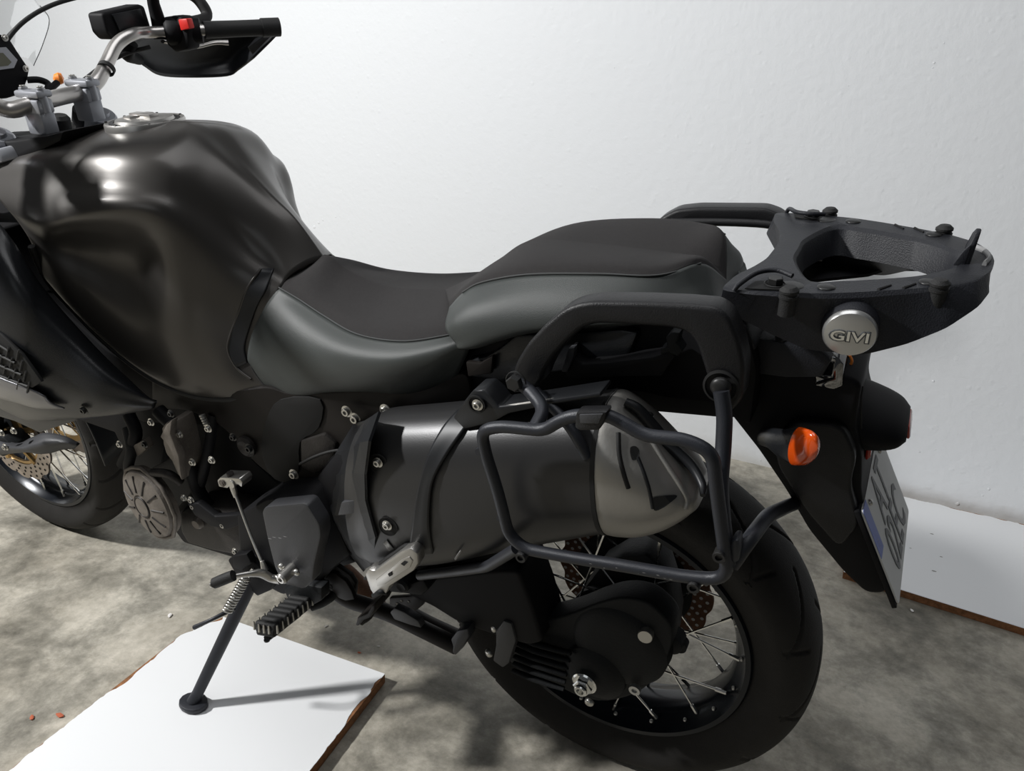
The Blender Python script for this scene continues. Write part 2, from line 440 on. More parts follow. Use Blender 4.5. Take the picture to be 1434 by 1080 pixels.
def wall_pt(u, v):
    d = _ray(u, v); return CAM + d * ((WY - CAM.y) / d.y)
for _u, _v, _r in [(440, 318, .007), (446, 312, .005), (452, 308, .004), (470, 304, .004), (476, 303, .003), (691, 346, .0025), (692, 358, .003), (692, 370, .004), (614, 150, .002), (1308, 88, .003), (1306, 95, .0025), (1322, 60, .002), (1307, 534, .004), (1287, 633, .003), (1310, 630, .002), (1376, 694, .003), (1385, 685, .004), (1200, 664, .003), (1341, 706, .006), (1065, 645, .003), (478, 267, .002), (1030, 210, .002), (860, 95, .002), (1188, 120, .002)]:
    bm = bmesh.new(); bmesh.ops.create_icosphere(bm, subdivisions=2, radius=1)
    for _q in bm.verts:
        _k = 1 + .4 * noise.noise(_q.co * 1.7 + V((_u, _v, 0))); _q.co = V((_q.co.x * _r * _k, _q.co.y * _r * .3, _q.co.z * _r * _k))
    bmesh.ops.translate(bm, vec=wall_pt(_u, _v), verts=bm.verts)
    bm_link('plaster_lump', bm, M['wall'], wl, 60)

def board(name, pts, th, label, chips=(), core_pts=None):
    """white laminate board lying on the floor; outline in world metres, ragged edge where chips says so"""
    root = bpy.data.objects.new(name, None); COL.objects.link(root)
    cx = sum(p[0] for p in pts) / len(pts); cy = sum(p[1] for p in pts) / len(pts)
    root.location = (cx, cy, 0); root['label'] = label; root['category'] = 'board'
    out = []; k = len(pts)
    for i in range(k):
        a = V(pts[i]); b = V(pts[(i + 1) % k]); L = (b - a).length
        nseg = max(1, int(L / .006)) if i in chips else 1
        nrm = V((-(b - a).y, (b - a).x)).normalized()
        for j in range(nseg):
            t = j / nseg; p = a.lerp(b, t)
            if j and i in chips:
                d = max(0, noise.noise(V((p.x * 18, p.y * 18, 3))) - .02) * .022 + max(0, noise.noise(V((p.x * 90, p.y * 90, 7)))) * .004
                p = p + nrm * d
            out.append((p, i in chips))
    o3 = [V((p.x - cx, p.y - cy, th)) for p, _ in out]
    core = []
    for i in range(k):
        q = (core_pts or pts)[i]; core.append(V((q[0] - cx, q[1] - cy, .0006)))
    bm_link('core', prism_bm(core, (0, 0, th - .0016), 0), M['chip'], root, 0, 'brown chipboard core showing at the edges')
    bm_link('laminate', prism_bm(o3, (0, 0, -.001), 0), M['white'], root, 0, 'white laminate face')
    return root
A = [WZ(270, 1700, .018), WZ(36, 1062, .018), WZ(253, 892, .018), WZ(313, 866, .018), WZ(539, 946, .018)]
# continue the two long sides below the frame
dL = (WZ(36, 1062, .018) - WZ(253, 892, .018)).normalized()
dR = (WZ(537, 951, .018) - WZ(438, 1078, .018)).normalized() * -1
pts = [V((p.x, p.y)) for p in (A[1], A[2], A[3], A[4])]
e = WZ(438, 1078, .018) + dR * .12
e0 = A[1] + (e - WZ(539, 946, .018)).normalized() * .16 + V((.01, 0, 0))
pts2 = [V((A[4].x, A[4].y)), V((A[3].x, A[3].y)), V((A[2].x, A[2].y)), V((A[1].x, A[1].y)), V((e0.x, e0.y)), V((e.x, e.y))]
b1 = board('white_board', pts2, .022, 'white laminated board with chipped edges flat under the motorcycle side stand', chips=(1, 2, 3, 5))
c1 = b1.location.copy()
for i, (u, v, a) in enumerate([(359, 931, .004), (387, 1063, .002), (398, 1062, .0035), (229, 1065, .005), (383, 1010, .004), (236, 1036, .0016), (243, 1034, .0016), (255, 1001, .003), (355, 943, .003), (262, 955, .0018)]):
    p = WZ(u, v, .018) - c1
    bm_link('mark', prism_bm([p + V((cos(t) * a, sin(t) * a * .45, .0002)) for t in [x * pi / 3 + .3 for x in range(6)]], (0, 0, .0003), 0), M['speck'], b1, 0)
f0, f1 = WZ(1262, 827, .018), WZ(1434, 881, .018)
dd = (f1 - f0).normalized(); lf = WZ(1184, 795, .018)
lf = f0 - dd * (f0 - lf).dot(dd)
fr = f0 + dd * 1.1
bl = V((lf.x - .02, 1.312, .018)); br = V((fr.x, 1.325, .018))
p4 = [V((lf.x, lf.y)), V((bl.x, bl.y)), V((br.x, br.y)), V((fr.x, fr.y))]
p4l = [p4[0], V((p4[1].x, p4[1].y - .002)), V((p4[2].x, p4[2].y - .016)), p4[3]]
b2 = board('white_shelf_board', p4l, .02, 'white shelf board with brown edge lying against the wall behind the number plate', chips=(1,), core_pts=p4)
c2 = b2.location.copy()
for u, v, a in [(1305, 748, .005), (1318, 780, .004), (1308, 800, .006), (1275, 768, .003)]:
    p = WZ(u, v, .02) - c2
    bm_link('mark', prism_bm([p + V((cos(t) * a, sin(t) * a * .45, .0002)) for t in [x * pi / 3 + .3 for x in range(6)]], (0, 0, .0003), 0), M['speck'], b2, 0)
def chip(u, v, s, m, label, group=None, name='plaster_chip', cat='debris'):
    p = WZ(u, v, 0); bm = bmesh.new(); bmesh.ops.create_icosphere(bm, subdivisions=1, radius=1)
    for q in bm.verts:
        k = 1 + .35 * noise.noise(q.co * 2 + p * 9); q.co = V((q.co.x * s * k, q.co.y * s * .5 * k, max(-.001, (q.co.z * .35 + .3) * s * .5)))
    bmesh.ops.rotate(bm, cent=(0, 0, 0), matrix=Matrix.Rotation(p.x * 17, 3, 'Z'), verts=bm.verts)
    o = bm_link(name, bm, m, None, 0); o.location = (p.x, p.y, .001); o['label'] = label; o['category'] = cat
    if group: o['group'] = group
M['chipw'] = mat('plaster', (.75, .73, .7), .8); M['chipr'] = mat('brick_red', (.45, .12, .06), .9)
chip(238, 863, .009, M['chipw'], 'small white plaster chip on the concrete left of the board under the stand')
chip(1277, 856, .008, M['chipw'], 'small white chip on the floor just below the number plate')
chip(84, 1003, .010, M['chipr'], 'larger of two brick red crumbs on the floor at lower left', name='brick_crumb')
chip(45, 1006, .008, M['chipr'], 'smaller brick red crumb on the floor at lower left, nearer the picture edge', name='brick_crumb')
chip(530, 906, .004, M['chipw'], 'tiny pale crumb on the floor behind the white board corner', name='crumb')
chip(503, 915, .005, M['chipr'], 'tiny brown crumb on the floor close to the white board edge', name='crumb')
chip(457, 878, .005, M['speck'], 'tiny grey crumb on the floor below the centre stand', name='crumb')

# ------------------------------------------------------------------ the motorcycle
bike = bpy.data.objects.new('motorcycle', None); COL.objects.link(bike)
bike.rotation_euler = (LEAN, 0, 0)
bike['label'] = 'dark grey adventure motorcycle leaning on its side stand in front of the white wall'
bike['category'] = 'motorcycle'
B = bike

# ---- rear wheel
def tyre_bm(c, R, W, rimr, seg, groove, ax_rot=None):
    prof = []
    N = 110
    for i in range(N + 1):
        a = -1 + 2 * i / N                        # across the tyre
        ang = a * radians(128)
        hh = (R - rimr) / 2
        r0 = rimr + hh
        # rounded section: superellipse
        y = W * .5 * math.copysign(abs(sin(ang)) ** .85, ang) if abs(ang) < pi / 2 else W * .5 * math.copysign(1 - .34 * ((abs(ang) - pi / 2) / radians(38)) ** 1.5, ang)
        r = r0 + hh * cos(ang) if abs(ang) < pi / 2 else r0 - hh * ((abs(ang) - pi / 2) / radians(38))
        prof.append((r, y, a))
    bm = bmesh.new(); rings = []
    for k in range(seg):
        th = 2 * pi * k / seg; ring = []
        for r, y, a in prof:
            d = groove(th, y / (W * .5)) if r > rimr + (R - rimr) * .45 else 0
            rr = r - d
            ring.append(bm.verts.new((rr * cos(th), y, rr * sin(th))))
        rings.append(ring)
    for k in range(seg):
        A_, B_ = rings[k], rings[(k + 1) % seg]
        for i in range(N): bm.faces.new((A_[i], A_[i + 1], B_[i + 1], B_[i]))
    return bm
def _gv(x, w):
    return max(0.0, 1 - (x / w) ** 4) if abs(x) < w else 0.0
def groove_rear(th, s):
    n = 14; a = abs(s); g = 0
    x = (th * n / (2 * pi) + (.5 if s > 0 else 0) + a * .95 - .1 * a * a) % 1.0
    if .1 < a < .97: g = .0045 * _gv(x - .5, .035)
    x2 = (th * n / (2 * pi) + (.5 if s > 0 else 0) - a * .35 + .12) % 1.0
    if .6 < a < .99: g = max(g, .004 * _gv(x2 - .5, .028))
    return g
def groove_front(th, s):
    n = 18; a = abs(s); g = 0
    x = (th * n / (2 * pi) + (.5 if s > 0 else 0) + a * .35) % 1.0
    if .2 < a < .98: g = .0045 * _gv(x - .5, .045)
    g = max(g, .003 * _gv(a - .12, .04))
    return g
def at_center(bm, c, M3=None):
    if M3 is not None: bmesh.ops.transform(bm, matrix=M3.to_4x4(), verts=bm.verts)
    bmesh.ops.translate(bm, vec=V(c), verts=bm.verts); return bm
def rim_bm(lip, lipw, well, wellw, c):
    t = .004
    prof = [(lip, -lipw), (lip + .003, -lipw + .004), (lip - .004, -lipw + .012), (lip - .012, -lipw + .016), (well + .008, -wellw), (well, -wellw * .6), (well, wellw * .6), (well + .008, wellw),
            (lip - .012, lipw - .016), (lip - .004, lipw - .012), (lip + .003, lipw - .004), (lip, lipw), (lip - .008, lipw), (lip - .014, lipw - .014), (well + .0, wellw), (well - .006, wellw * .6),
            (well - .006, -wellw * .6), (well + .0, -wellw), (lip - .014, -lipw + .014), (lip - .008, -lipw), (lip, -lipw)]
    return lathe_bm(c, (0, 1, 0), prof, 96)
def wave_disc_bm(R, r, th, n, holes, seg=240):
    """petal brake disc about the origin, axis y"""
    bm = bmesh.new()
    lobes = lambda t: R - .006 * (0.5 - .5 * cos(t * n)) ** 2
    ro = [(lobes(2 * pi * k / seg)) for k in range(seg)]
    L = {}
    for s in (-1, 1):
        L[s, 'o'] = [bm.verts.new((ro[k] * cos(2 * pi * k / seg), s * th / 2, ro[k] * sin(2 * pi * k / seg))) for k in range(seg)]
        L[s, 'i'] = [bm.verts.new((r * cos(2 * pi * k / seg), s * th / 2, r * sin(2 * pi * k / seg))) for k in range(seg)]
    for k in range(seg):
        j = (k + 1) % seg
        bm.faces.new((L[-1, 'o'][k], L[-1, 'o'][j], L[-1, 'i'][j], L[-1, 'i'][k]))
        bm.faces.new((L[1, 'o'][k], L[1, 'i'][k], L[1, 'i'][j], L[1, 'o'][j]))
        bm.faces.new((L[-1, 'o'][k], L[1, 'o'][k], L[1, 'o'][j], L[-1, 'o'][j]))
        bm.faces.new((L[-1, 'i'][k], L[-1, 'i'][j], L[1, 'i'][j], L[1, 'i'][k]))
    return bm
RW = V((0, 0, .320))
rw = bm_link('rear_wheel', rim_bm(.229, .056, .205, .03, RW), M['rim'], B, 38)
bm_link('tyre', at_center(tyre_bm(None, .321, .152, .231, 720, groove_rear), RW), M['tyre'], rw, 50)
lathe('hub', RW, (0, 1, 0), [(0, -.07), (.05, -.07), (.062, -.045), (.07, -.04), (.07, -.03), (.04, -.02), (.04, .03), (.065, .04), (.065, .05), (.045, .06), (0, .07)], M['cast'], rw)
dsc = bm_link('brake_disc', at_center(wave_disc_bm(.141, .098, .005, 14, None), RW + V((0, .075, 0))), M['rust'], rw, 30, 'rusty petal brake disc')
bmh = bmesh.new()
for k in range(42):
    for rr, off in ((.131, 0), (.12, .05), (.109, .1)):
        t = 2 * pi * k / 42 + off
        lathe_bm(RW + V((rr * cos(t), .0718, rr * sin(t))), (0, 1, 0), [(0, 0), (.0032, 0), (.0032, .0003)], 8, bmh)
o = bm_link('disc_holes', bmh, M['scrape'], dsc, 0); o['kind'] = 'stuff'
lathe('disc_carrier', RW + V((0, .075, 0)), (0, 1, 0), [(.105, -.003), (.105, .003), (.06, .003), (.06, -.003), (.105, -.003)], M['cast'], rw)
def spokes(parent, c, hub_r, hub_y, rim_r, rim_y, n, rot=None):
    for k in range(n):
        t = 2 * pi * (k + .25) / n; side = -1 if k % 2 == 0 else 1; sgn = 1 if (k // 2) % 2 == 0 else -1
        t2 = t + sgn * radians(52)
        a = V((hub_r * cos(t2), side * hub_y, hub_r * sin(t2))); b = V((rim_r * cos(t), side * rim_y, rim_r * sin(t)))
        b1 = a.lerp(b, .9)
        if rot is not None: a, b, b1 = rot @ a, rot @ b, rot @ b1
        bm = tube_bm([c + a, c + b1], .0019, 6); tube_bm([c + b1, c + b], .0034, 6, bm)
        bm_link('spoke', bm, M['chrome'], parent, 50)
spokes(rw, RW, .066, .044, .208, .036, 32)
for k in range(20):
    t = 2 * pi * (k + .25) / 20
    bolt(RW + V((.2125 * cos(t), -.040, .2125 * sin(t))), (-cos(t), -.5, -sin(t)), .0035, M['bolt'], rw, 'spoke_nipple', 'dome')

# ---- front wheel, turned with the fork
SAX = V((sin(radians(28)), 0, cos(radians(28)))); SO = V((-1.666, 0, 0))
STR = Matrix.Rotation(radians(-1.0), 3, SAX)
FW = SO + STR @ (V((-1.54, 0, .330)) - SO)
def fpt(p): return SO + STR @ (V(p) - SO)
fwheel = bm_link('front_wheel', at_center(rim_bm(.252, .040, .232, .02, (0, 0, 0)), FW, STR), M['rim'], B, 38)
bm_link('tyre', at_center(tyre_bm(None, .330, .112, .254, 720, groove_front), FW, STR), M['tyre'], fwheel, 50)
bm_link('hub', at_center(lathe_bm((0, 0, 0), (0, 1, 0), [(0, -.06), (.04, -.06), (.045, -.035), (.035, -.03), (.035, .03), (.045, .035), (.04, .06), (0, .06)]), FW, STR), M['cast'], fwheel)
for s in (-1, 1):
    d = bm_link('brake_disc', at_center(at_center(wave_disc_bm(.155, .112, .005, 16, None), (0, s * .066, 0)), FW, STR), M['disc'], fwheel, 30, 'silver petal brake disc')
    bmh = bmesh.new()
    for k in range(32):
        for rr, off in ((.145, 0), (.133, .08), (.122, .15)):
            t = 2 * pi * k / 32 + off
            lathe_bm(FW + STR @ V((rr * cos(t), s * .066 + s * .0028, rr * sin(t))), STR @ V((0, s, 0)), [(0, 0), (.0035, 0), (.0035, .0003)], 8, bmh)
    o = bm_link('disc_holes', bmh, M['deep'], d, 0); o['kind'] = 'stuff'
    bmc = bmesh.new()
    for k in range(6):
        t = 2 * pi * k / 6
        p0 = V((.045 * cos(t - .25), s * .064, .045 * sin(t - .25))); p1 = V((.116 * cos(t + .12), s * .066, .116 * sin(t + .12)))
        tube_bm([FW + STR @ p0, FW + STR @ p1], .008, 8, bmc)
    lathe_bm(FW + STR @ V((0, s * .064, 0)), STR @ V((0, 1, 0)), [(.118, -.003), (.118, .003), (.104, .003), (.104, -.003), (.118, -.003)], 48, bmc)
    lathe_bm(FW + STR @ V((0, s * .064, 0)), STR @ V((0, 1, 0)), [(.055, -.003), (.055, .003), (.03, .003), (.03, -.003), (.055, -.003)], 32, bmc)
    bm_link('disc_carrier', bmc, M['gold'], fwheel, 38, 'gold disc carrier')
spokes(fwheel, FW, .045, .032, .236, .02, 36, STR)
fork = bm_link('fork', tube_bm([fpt((-1.555, -.10, .325)), fpt((-1.555, .10, .325))], .011, 16), M['cast'], B, 50)
AXF = V((sin(radians(28)), 0, cos(radians(28))))
for s in (-1, 1):
    base = V((-1.555, s * .105, .315))
    pts = [fpt(base + AXF * t) for t in (0, .1, .36)]
    bm = tube_bm(pts, .031, 20); tube_bm([fpt(base + AXF * .36), fpt(base + AXF * .83)], .026, 20, bm)
    bm_link('fork_leg', bm, M['black'], fork, 50)
    bolt(fpt(base + AXF * .17 + V((.03, s * .028, 0))), V((0, s, 0)), .007, M['bolt'], fork)

# ---- fuel tank
C0 = [(-1.14, .975), (-1.04, 1.028), (-.96, 1.052), (-.87, 1.062), (-.80, 1.066), (-.745, 1.062), (-.692, 1.024), (-.62, .962), (-.575, .925), (-.527, .864)]
r0 = [V((x, 0, z)) for x, z in C0]
r3 = [S(-28, 250, -.13), S(48, 252, -.152), S(104, 256, -.155), S(152, 258, -.152), S(198, 262, -.138), S(240, 272, -.118), S(285, 296, -.09), S(330, 332, -.068), S(364, 362, -.06), S(401, 391, -.06)]
r4 = [S(2, 284, -.165), S(55, 308, -.19), S(104, 302, -.188), S(150, 299, -.176), S(196, 301, -.158), S(238, 312, -.138), S(280, 342, -.114), S(318, 372, -.097), S(349, 394, -.088), S(390, 410, -.078)]
r5 = [S(26, 312, -.178), S(66, 338, -.182), S(106, 345, -.166), S(150, 355, -.148), S(196, 368, -.134), S(238, 394, -.142), S(276, 420, -.128), S(309, 440, -.115), S(336, 455, -.106), S(366, 450, -.095)]
r6 = [S(46, 345, -.183), S(80, 383, -.188), S(118, 406, -.176), S(160, 435, -.164), S(200, 460, -.155), S(240, 478, -.151), S(278, 494, -.14), S(310, 503, -.131), S(333, 507, -.122), S(350, 504, -.114)]
r7 = [S(62, 390, -.18), S(98, 431, -.178), S(142, 476, -.170), S(184, 511, -.161), S(222, 535, -.152), S(262, 551, -.145), S(302, 557, -.139), S(336, 555, -.132), S(358, 551, -.126), S(377, 546, -.122)]
bl_ = (.03, .034, .036, .036, .034, .032, .028, .022, .016, .006)
r1 = [a.lerp(b, .38) + V((0, 0, h * q_)) for a, b, h, q_ in zip(r0, r3, bl_, (.7, .6, .52, .5, .5, .6, .8, .85, .85, .85))]
r2 = [a.lerp(b, .76) + V((0, -h * .12, h * .75)) for a, b, h in zip(r0, r3, bl_)]
r8 = [p + V((.01, .03, .0)) for p in r7]
tank = surf('fuel_tank', [r0, r1, r2, r3, r4, r5, r6, r7, r8], M['tank'], B, True, 8, 6, .004, 60)
# rubber seal running under the tank edge
seal = [p + V((0, .004, -.004)) for p in r7]
tube('tank_seal', [S(44, 345, -.19)] + seal, .006, M['rubber'], tank, 4, 8)
capc = V((-.872, -.002, 1.0615))
cap = lathe('fuel_cap', capc, (-.02, 0, 1), [(.0645, -.012), (.0645, .0), (.063, .003), (.06, .003), (.058, .0015), (.048, .0015), (.046, .006), (.03, .008), (0, .008)], M['silver'], tank, 64, 'round satin silver filler cap')
for k in range(7):
    t = 2 * pi * k / 7 + .3
    bolt(capc + V((.0605 * cos(t), .0605 * sin(t), .0025)), (0, 0, 1), .0022, M['dbolt'], tank, 'cap_bolt')
bm = bmesh.new()
box_bm(capc + V((.0, -.0, .0105)), .05, .018, .006, None, .0015, bm); box_bm(capc + V((-.012, .0, .009)), .018, .05, .004, None, .0012, bm)
bm_link('cap_flap', bm, M['bar'], tank, 38)
bmr = lathe_bm(capc, (0, 0, 1), [(.0565, .0016), (.0565, .0026), (.0495, .0026), (.0495, .0016)], 64)
bm_link('cap_ring', bmr, M['dbolt'], tank, 38, 'dark ring groove of the cap')
# recessed trim beside the seat nose
strip_on('knee_trim', tank, [(366, 377), (348, 402), (334, 440), (322, 472), (320, 492), (332, 515), (352, 531)], [(384, 376), (374, 404), (360, 430), (349, 462), (343, 487), (347, 508), (368, 536)], M['mufguard'], tank, .0025, 4, 4, .003, 'dark recessed trim behind the knee')
line_on('trim_edge', tank, [(366, 377), (348, 402), (334, 440), (322, 472), (320, 492), (332, 515), (352, 531)], .0022, M['tank'], tank, .001)
prism('airbox', [(-80, 300), (0, 320), (60, 410), (150, 492), (240, 545), (330, 545), (340, 600), (200, 592), (60, 520), (-80, 440)], -.13, .13, M['black'], tank, .005, 0)

# ---- left and right fairing panel beside the tank (dark), with grille and lit lower edge
def both(fn):
    for s in (1, -1): fn(s)
def msurf(name, rows, m, parent, nu=5, nv=5, thick=.004, label=None):
    """a side panel and its mirrored twin on the far side"""
    a = surf(name, rows, m, parent, False, nu, nv, thick, 50, label)
    r2_ = [[V((p[0], -p[1], p[2])) for p in r] for r in rows]
    b = surf(name, r2_, m, parent, False, nu, nv, thick, 50, label)
    return a
fp = [[S(-75, 246, -.20), S(-12, 302, -.21), S(16, 334, -.216), S(44, 378, -.212), S(60, 402, -.208), S(94, 442, -.204), S(142, 494, -.194), S(184, 534, -.184), S(214, 562, -.172)],
      [S(-90, 300, -.24), S(-30, 345, -.255), S(10, 385, -.262), S(38, 415, -.258), S(58, 440, -.25), S(98, 480, -.238), S(145, 520, -.225), S(186, 546, -.205), S(220, 563, -.18)],
      [S(-110, 380, -.27), S(-60, 410, -.28), S(-12, 445, -.285), S(22, 478, -.282), S(48, 500, -.275), S(92, 528, -.258), S(140, 548, -.24), S(184, 560, -.212), S(218, 567, -.182)],
      [S(-120, 420, -.275), S(-80, 460, -.285), S(-22, 496, -.288), S(16, 520, -.287), S(42, 538, -.283), S(90, 556, -.262), S(140, 567, -.242), S(184, 570, -.214), S(216, 571, -.184)],
      [S(-120, 455, -.25), S(-80, 500, -.262), S(-20, 548, -.27), S(14, 562, -.272), S(40, 572, -.27), S(90, 582, -.25), S(140, 582, -.232), S(184, 578, -.206), S(214, 573, -.18)],
      [S(-110, 470, -.22), S(-70, 515, -.225), S(-10, 565, -.235), S(20, 582, -.235), S(46, 590, -.235), S(92, 588, -.228), S(140, 583, -.215), S(182, 578, -.196), S(212, 573, -.17)]]
fair = msurf('side_fairing', fp, M['panel'], B, 6, 6, .003, 'dark fairing panel below the tank')
for _o in (fair,): _o.modifiers['thickness'].thickness = .007
M['edge'] = mat('satin_trim', (.17, .17, .18), .3, .6)
msurf('fairing_lip', [[S(-90, 462, -.288), S(-40, 505, -.291), S(-5, 527, -.2935), S(22, 538, -.293), S(42, 545, -.29), S(62, 556, -.283)],
                     [S(-90, 480, -.282), S(-40, 522, -.287), S(-5, 541, -.291), S(20, 551, -.291), S(44, 560, -.287), S(72, 566, -.276)],
                     [S(-90, 494, -.268), S(-40, 536, -.272), S(-5, 556, -.277), S(22, 564, -.278), S(52, 572, -.274), S(90, 573, -.264)]], M['edge'], fair, 5, 5, .003, 'satin grey lower lip')
gr = prism('grille', [(-40, 440), (0, 468), (30, 496), (58, 535), (45, 543), (22, 540), (-5, 528), (-40, 505)], -.2895, -.284, M['deep'], fair, .001, 0)
for i in range(4):
    v = 478 + i * 15
    bm = tube_bm([S(-10, v, -.2915), S(12 + i * 9, v + 14 + i * 1.5, -.2915)], .0022, 6)
    for j in range(3):
        u = -2 + j * 14 + i * 5
        tube_bm([S(u, v + 4 + j * 4, -.2915), S(u - 3, v + 17 + j * 5, -.2915)], .0016, 6, bm)
    bm_link('grille_bar', bm, M['rubber'], fair, 50)
bolt(S(118, 574, -.252), (0, -1, -.1), .006, M['dbolt'], fair)
# inner lower cowl behind the lip
prism('lower_cowl', [(-60, 548), (10, 566), (60, 578), (110, 588), (80, 598), (55, 606), (20, 590), (-30, 575)], -.2, -.19, M['panel'], fair, .002, 0)
# front mudguard blade
msurf('front_mudguard', [[S(-25, 600, -.10), S(21, 620, -.11), S(45, 612, -.105), S(64, 606, -.1), S(92, 611, -.09), S(112, 621, -.08)],
                         [S(-25, 622, -.13), S(24, 628, -.135), S(46, 624, -.13), S(66, 620, -.12), S(90, 620, -.105), S(108, 625, -.09)],
                         [S(-25, 640, -.125), S(33, 634, -.13), S(52, 636, -.125), S(70, 635, -.115), S(88, 630, -.1), S(104, 629, -.085)]], M['grey'], fork, 5, 4, .003)
bm = bmesh.new()
prof = [(.345 + .0 * k, 0) for k in range(1)]
fm = [[FW + STR @ V((.352 * cos(t) , y, .352 * sin(t) - abs(y) * .3)) for t in [radians(a) for a in range(0, 150, 15)]] for y in (0, -.03, -.055, -.066)]
surf('front_fender', [[V((p.x, p.y, p.z)) for p in r] for r in fm], M['panel'], fork, True, 3, 3, .003)
# front brake caliper
prism('brake_caliper', [(-30, 618), (2, 612), (16, 626), (18, 634), (4, 640), (-12, 634), (-30, 630)], -.12, -.07, M['cast'], fork, .004, 0)
for u, v in ((3, 606), (20, 603), (8, 626)):
    bolt(S(u, v, -.135), NY, .006, M['bolt'], fork)

# ---- seats
def S_(l, y): return [S(u, v, yy) for (u, v), yy in zip(l, y)]
st0 = [V(p) for p in ((-.548, 0, .858), (-.522, 0, .872), (-.480, 0, .850), (-.41, 0, .835), (-.33, 0, .842), (-.24, 0, .856), (-.12, 0, .868))]
stS = S_([(391, 403), (420, 420), (455, 443), (500, 468), (560, 478), (620, 471), (690, 455)], [-.074, -.082, -.1, -.128, -.143, -.135, -.11])
st1 = [a.lerp(b, .5) + V((0, 0, h)) for a, b, h in zip(st0, stS, (.004, .004, .002, .004, .006, .008, .01))]
st2 = [a.lerp(b, .84) + V((0, 0, h)) for a, b, h in zip(st0, stS, (.004, .006, .006, .007, .008, .008, .01))]
rs = surf('rider_seat', [st0, st1, st2, stS], M['suede'], B, True, 7, 6, .012, 60, 'black suede-like seat top')
sb = S_([(347, 506), (375, 545), (405, 556), (455, 550), (515, 549), (575, 551), (640, 530), ], [-.118, -.122, -.13, -.142, -.148, -.142, -.13])
sd = [stS,
      S_([(372, 428), (398, 446), (430, 470), (478, 492), (545, 502), (610, 492), (665, 470)], [-.094, -.112, -.132, -.155, -.166, -.156, -.135]),
      S_([(352, 470), (376, 492), (415, 512), (466, 522), (530, 526), (595, 522), (655, 495)], [-.11, -.128, -.142, -.158, -.166, -.158, -.14]), sb,
      [p + V((0, .03, .002)) for p in sb]]
msurf('seat_side', sd, M['vinyl'], rs, 7, 6, .008, 'grey vinyl seat side')
def seam(name, pts, parent, m='seam', r=.0012):
    for s in (1, -1):
        tube(name, [V((p.x, p.y * s + (-.001 * s), p.z + .0008)) for p in pts], r, M[m], parent, 6, 6)
seam('seam', stS, rs)
# passenger seat
pt0 = [V(p) for p in ((-.30, 0, .846), (-.255, 0, .872), (-.205, 0, .908), (-.15, 0, .943), (-.05, 0, .950), (.03, 0, .951), (.080, 0, .949), (.110, 0, .936))]
ptS = S_([(629, 430), (648, 410), (675, 396), (739, 385), (837, 384), (921, 386), (982, 369), (1012, 333)], [-.102, -.102, -.104, -.112, -.115, -.104, -.058, 0])
ptS[-1] = V((.118, 0, .925))
pt1 = [a.lerp(b, .55) + V((0, 0, h)) for a, b, h in zip(pt0, ptS, (.002, .003, .006, .008, .008, .008, .006, .0))]
pt2 = [a.lerp(b, .86) + V((0, 0, h)) for a, b, h in zip(pt0, ptS, (.004, .005, .007, .008, .008, .008, .006, -.001))]
ps = surf('passenger_seat', [pt0, pt1, pt2, ptS], M['suede'], B, True, 7, 6, .012, 60, 'raised black suede-like passenger seat top')
pb = S_([(645, 490), (668, 488), (700, 478), (750, 466), (845, 458), (925, 452), (995, 438), (1010, 420)], [-.15, -.152, -.152, -.148, -.145, -.128, -.085, 0])
pb[-1] = V((.120, 0, .868))
pd = [ptS,
      [a.lerp(b, .3) + V(d) for a, b, d in zip(ptS, pb, ((.004, -.026, 0), (.002, -.03, 0), (0, -.028, 0), (0, -.018, -.002), (0, -.013, -.003), (.002, -.006, -.004), (.004, -.003, -.004), (.004, 0, 0)))],
      [a.lerp(b, .72) + V(d) for a, b, d in zip(ptS, pb, ((.004, -.014, 0), (.003, -.020, 0), (0, -.02, 0), (0, -.016, 0), (0, -.012, 0), (.003, -.006, 0), (.005, -.004, 0), (.006, 0, 0)))],
      pb, [p + V((0, .04 if p.y < -.05 else 0, -.002)) for p in pb]]
bmp = surf('seat_side', pd, M['vinyl'], ps, True, 7, 6, .008, 60, 'grey vinyl side of the passenger seat')
seam('seam', ptS[1:7], ps)

# ---- frame and body filling below the seats
fr_ = prism('main_frame', [(212, 572), (262, 575), (300, 590), (326, 612), (352, 645), (392, 678), (430, 672), (470, 690), (520, 690), (620, 640), (640, 600), (660, 560), (655, 520), (560, 545), (400, 552), (376, 542), (300, 552), (240, 538), (212, 520)], -.135, -.11, M['frame'], B, .004, 0, 'dark bronze frame panel', fil=.02)
prism('frame_opening', [(392, 560), (372, 590), (366, 630), (378, 665), (400, 676), (418, 660), (420, 620), (446, 600), (448, 560)], -.138, -.13, M['deep'], fr_, .001, 3)
prism('reservoir', [(420, 618), (452, 608), (470, 622), (466, 650), (440, 665), (421, 655)], -.142, -.12, M['dengine'], fr_, .004, 0)
for u, v in ((486, 576), (498, 586), (540, 574), (412, 664), (350, 628)):
    bolt(S(u, v, -.15), NY, .0065, M['bolt'] if u != 350 else M['dbolt'], fr_)
tube('seat_lock_cable', [S(420, 650, -.15), S(440, 640, -.155), S(465, 632, -.155), S(500, 628, -.15)], .0025, M['rubber'], fr_, 5, 8)
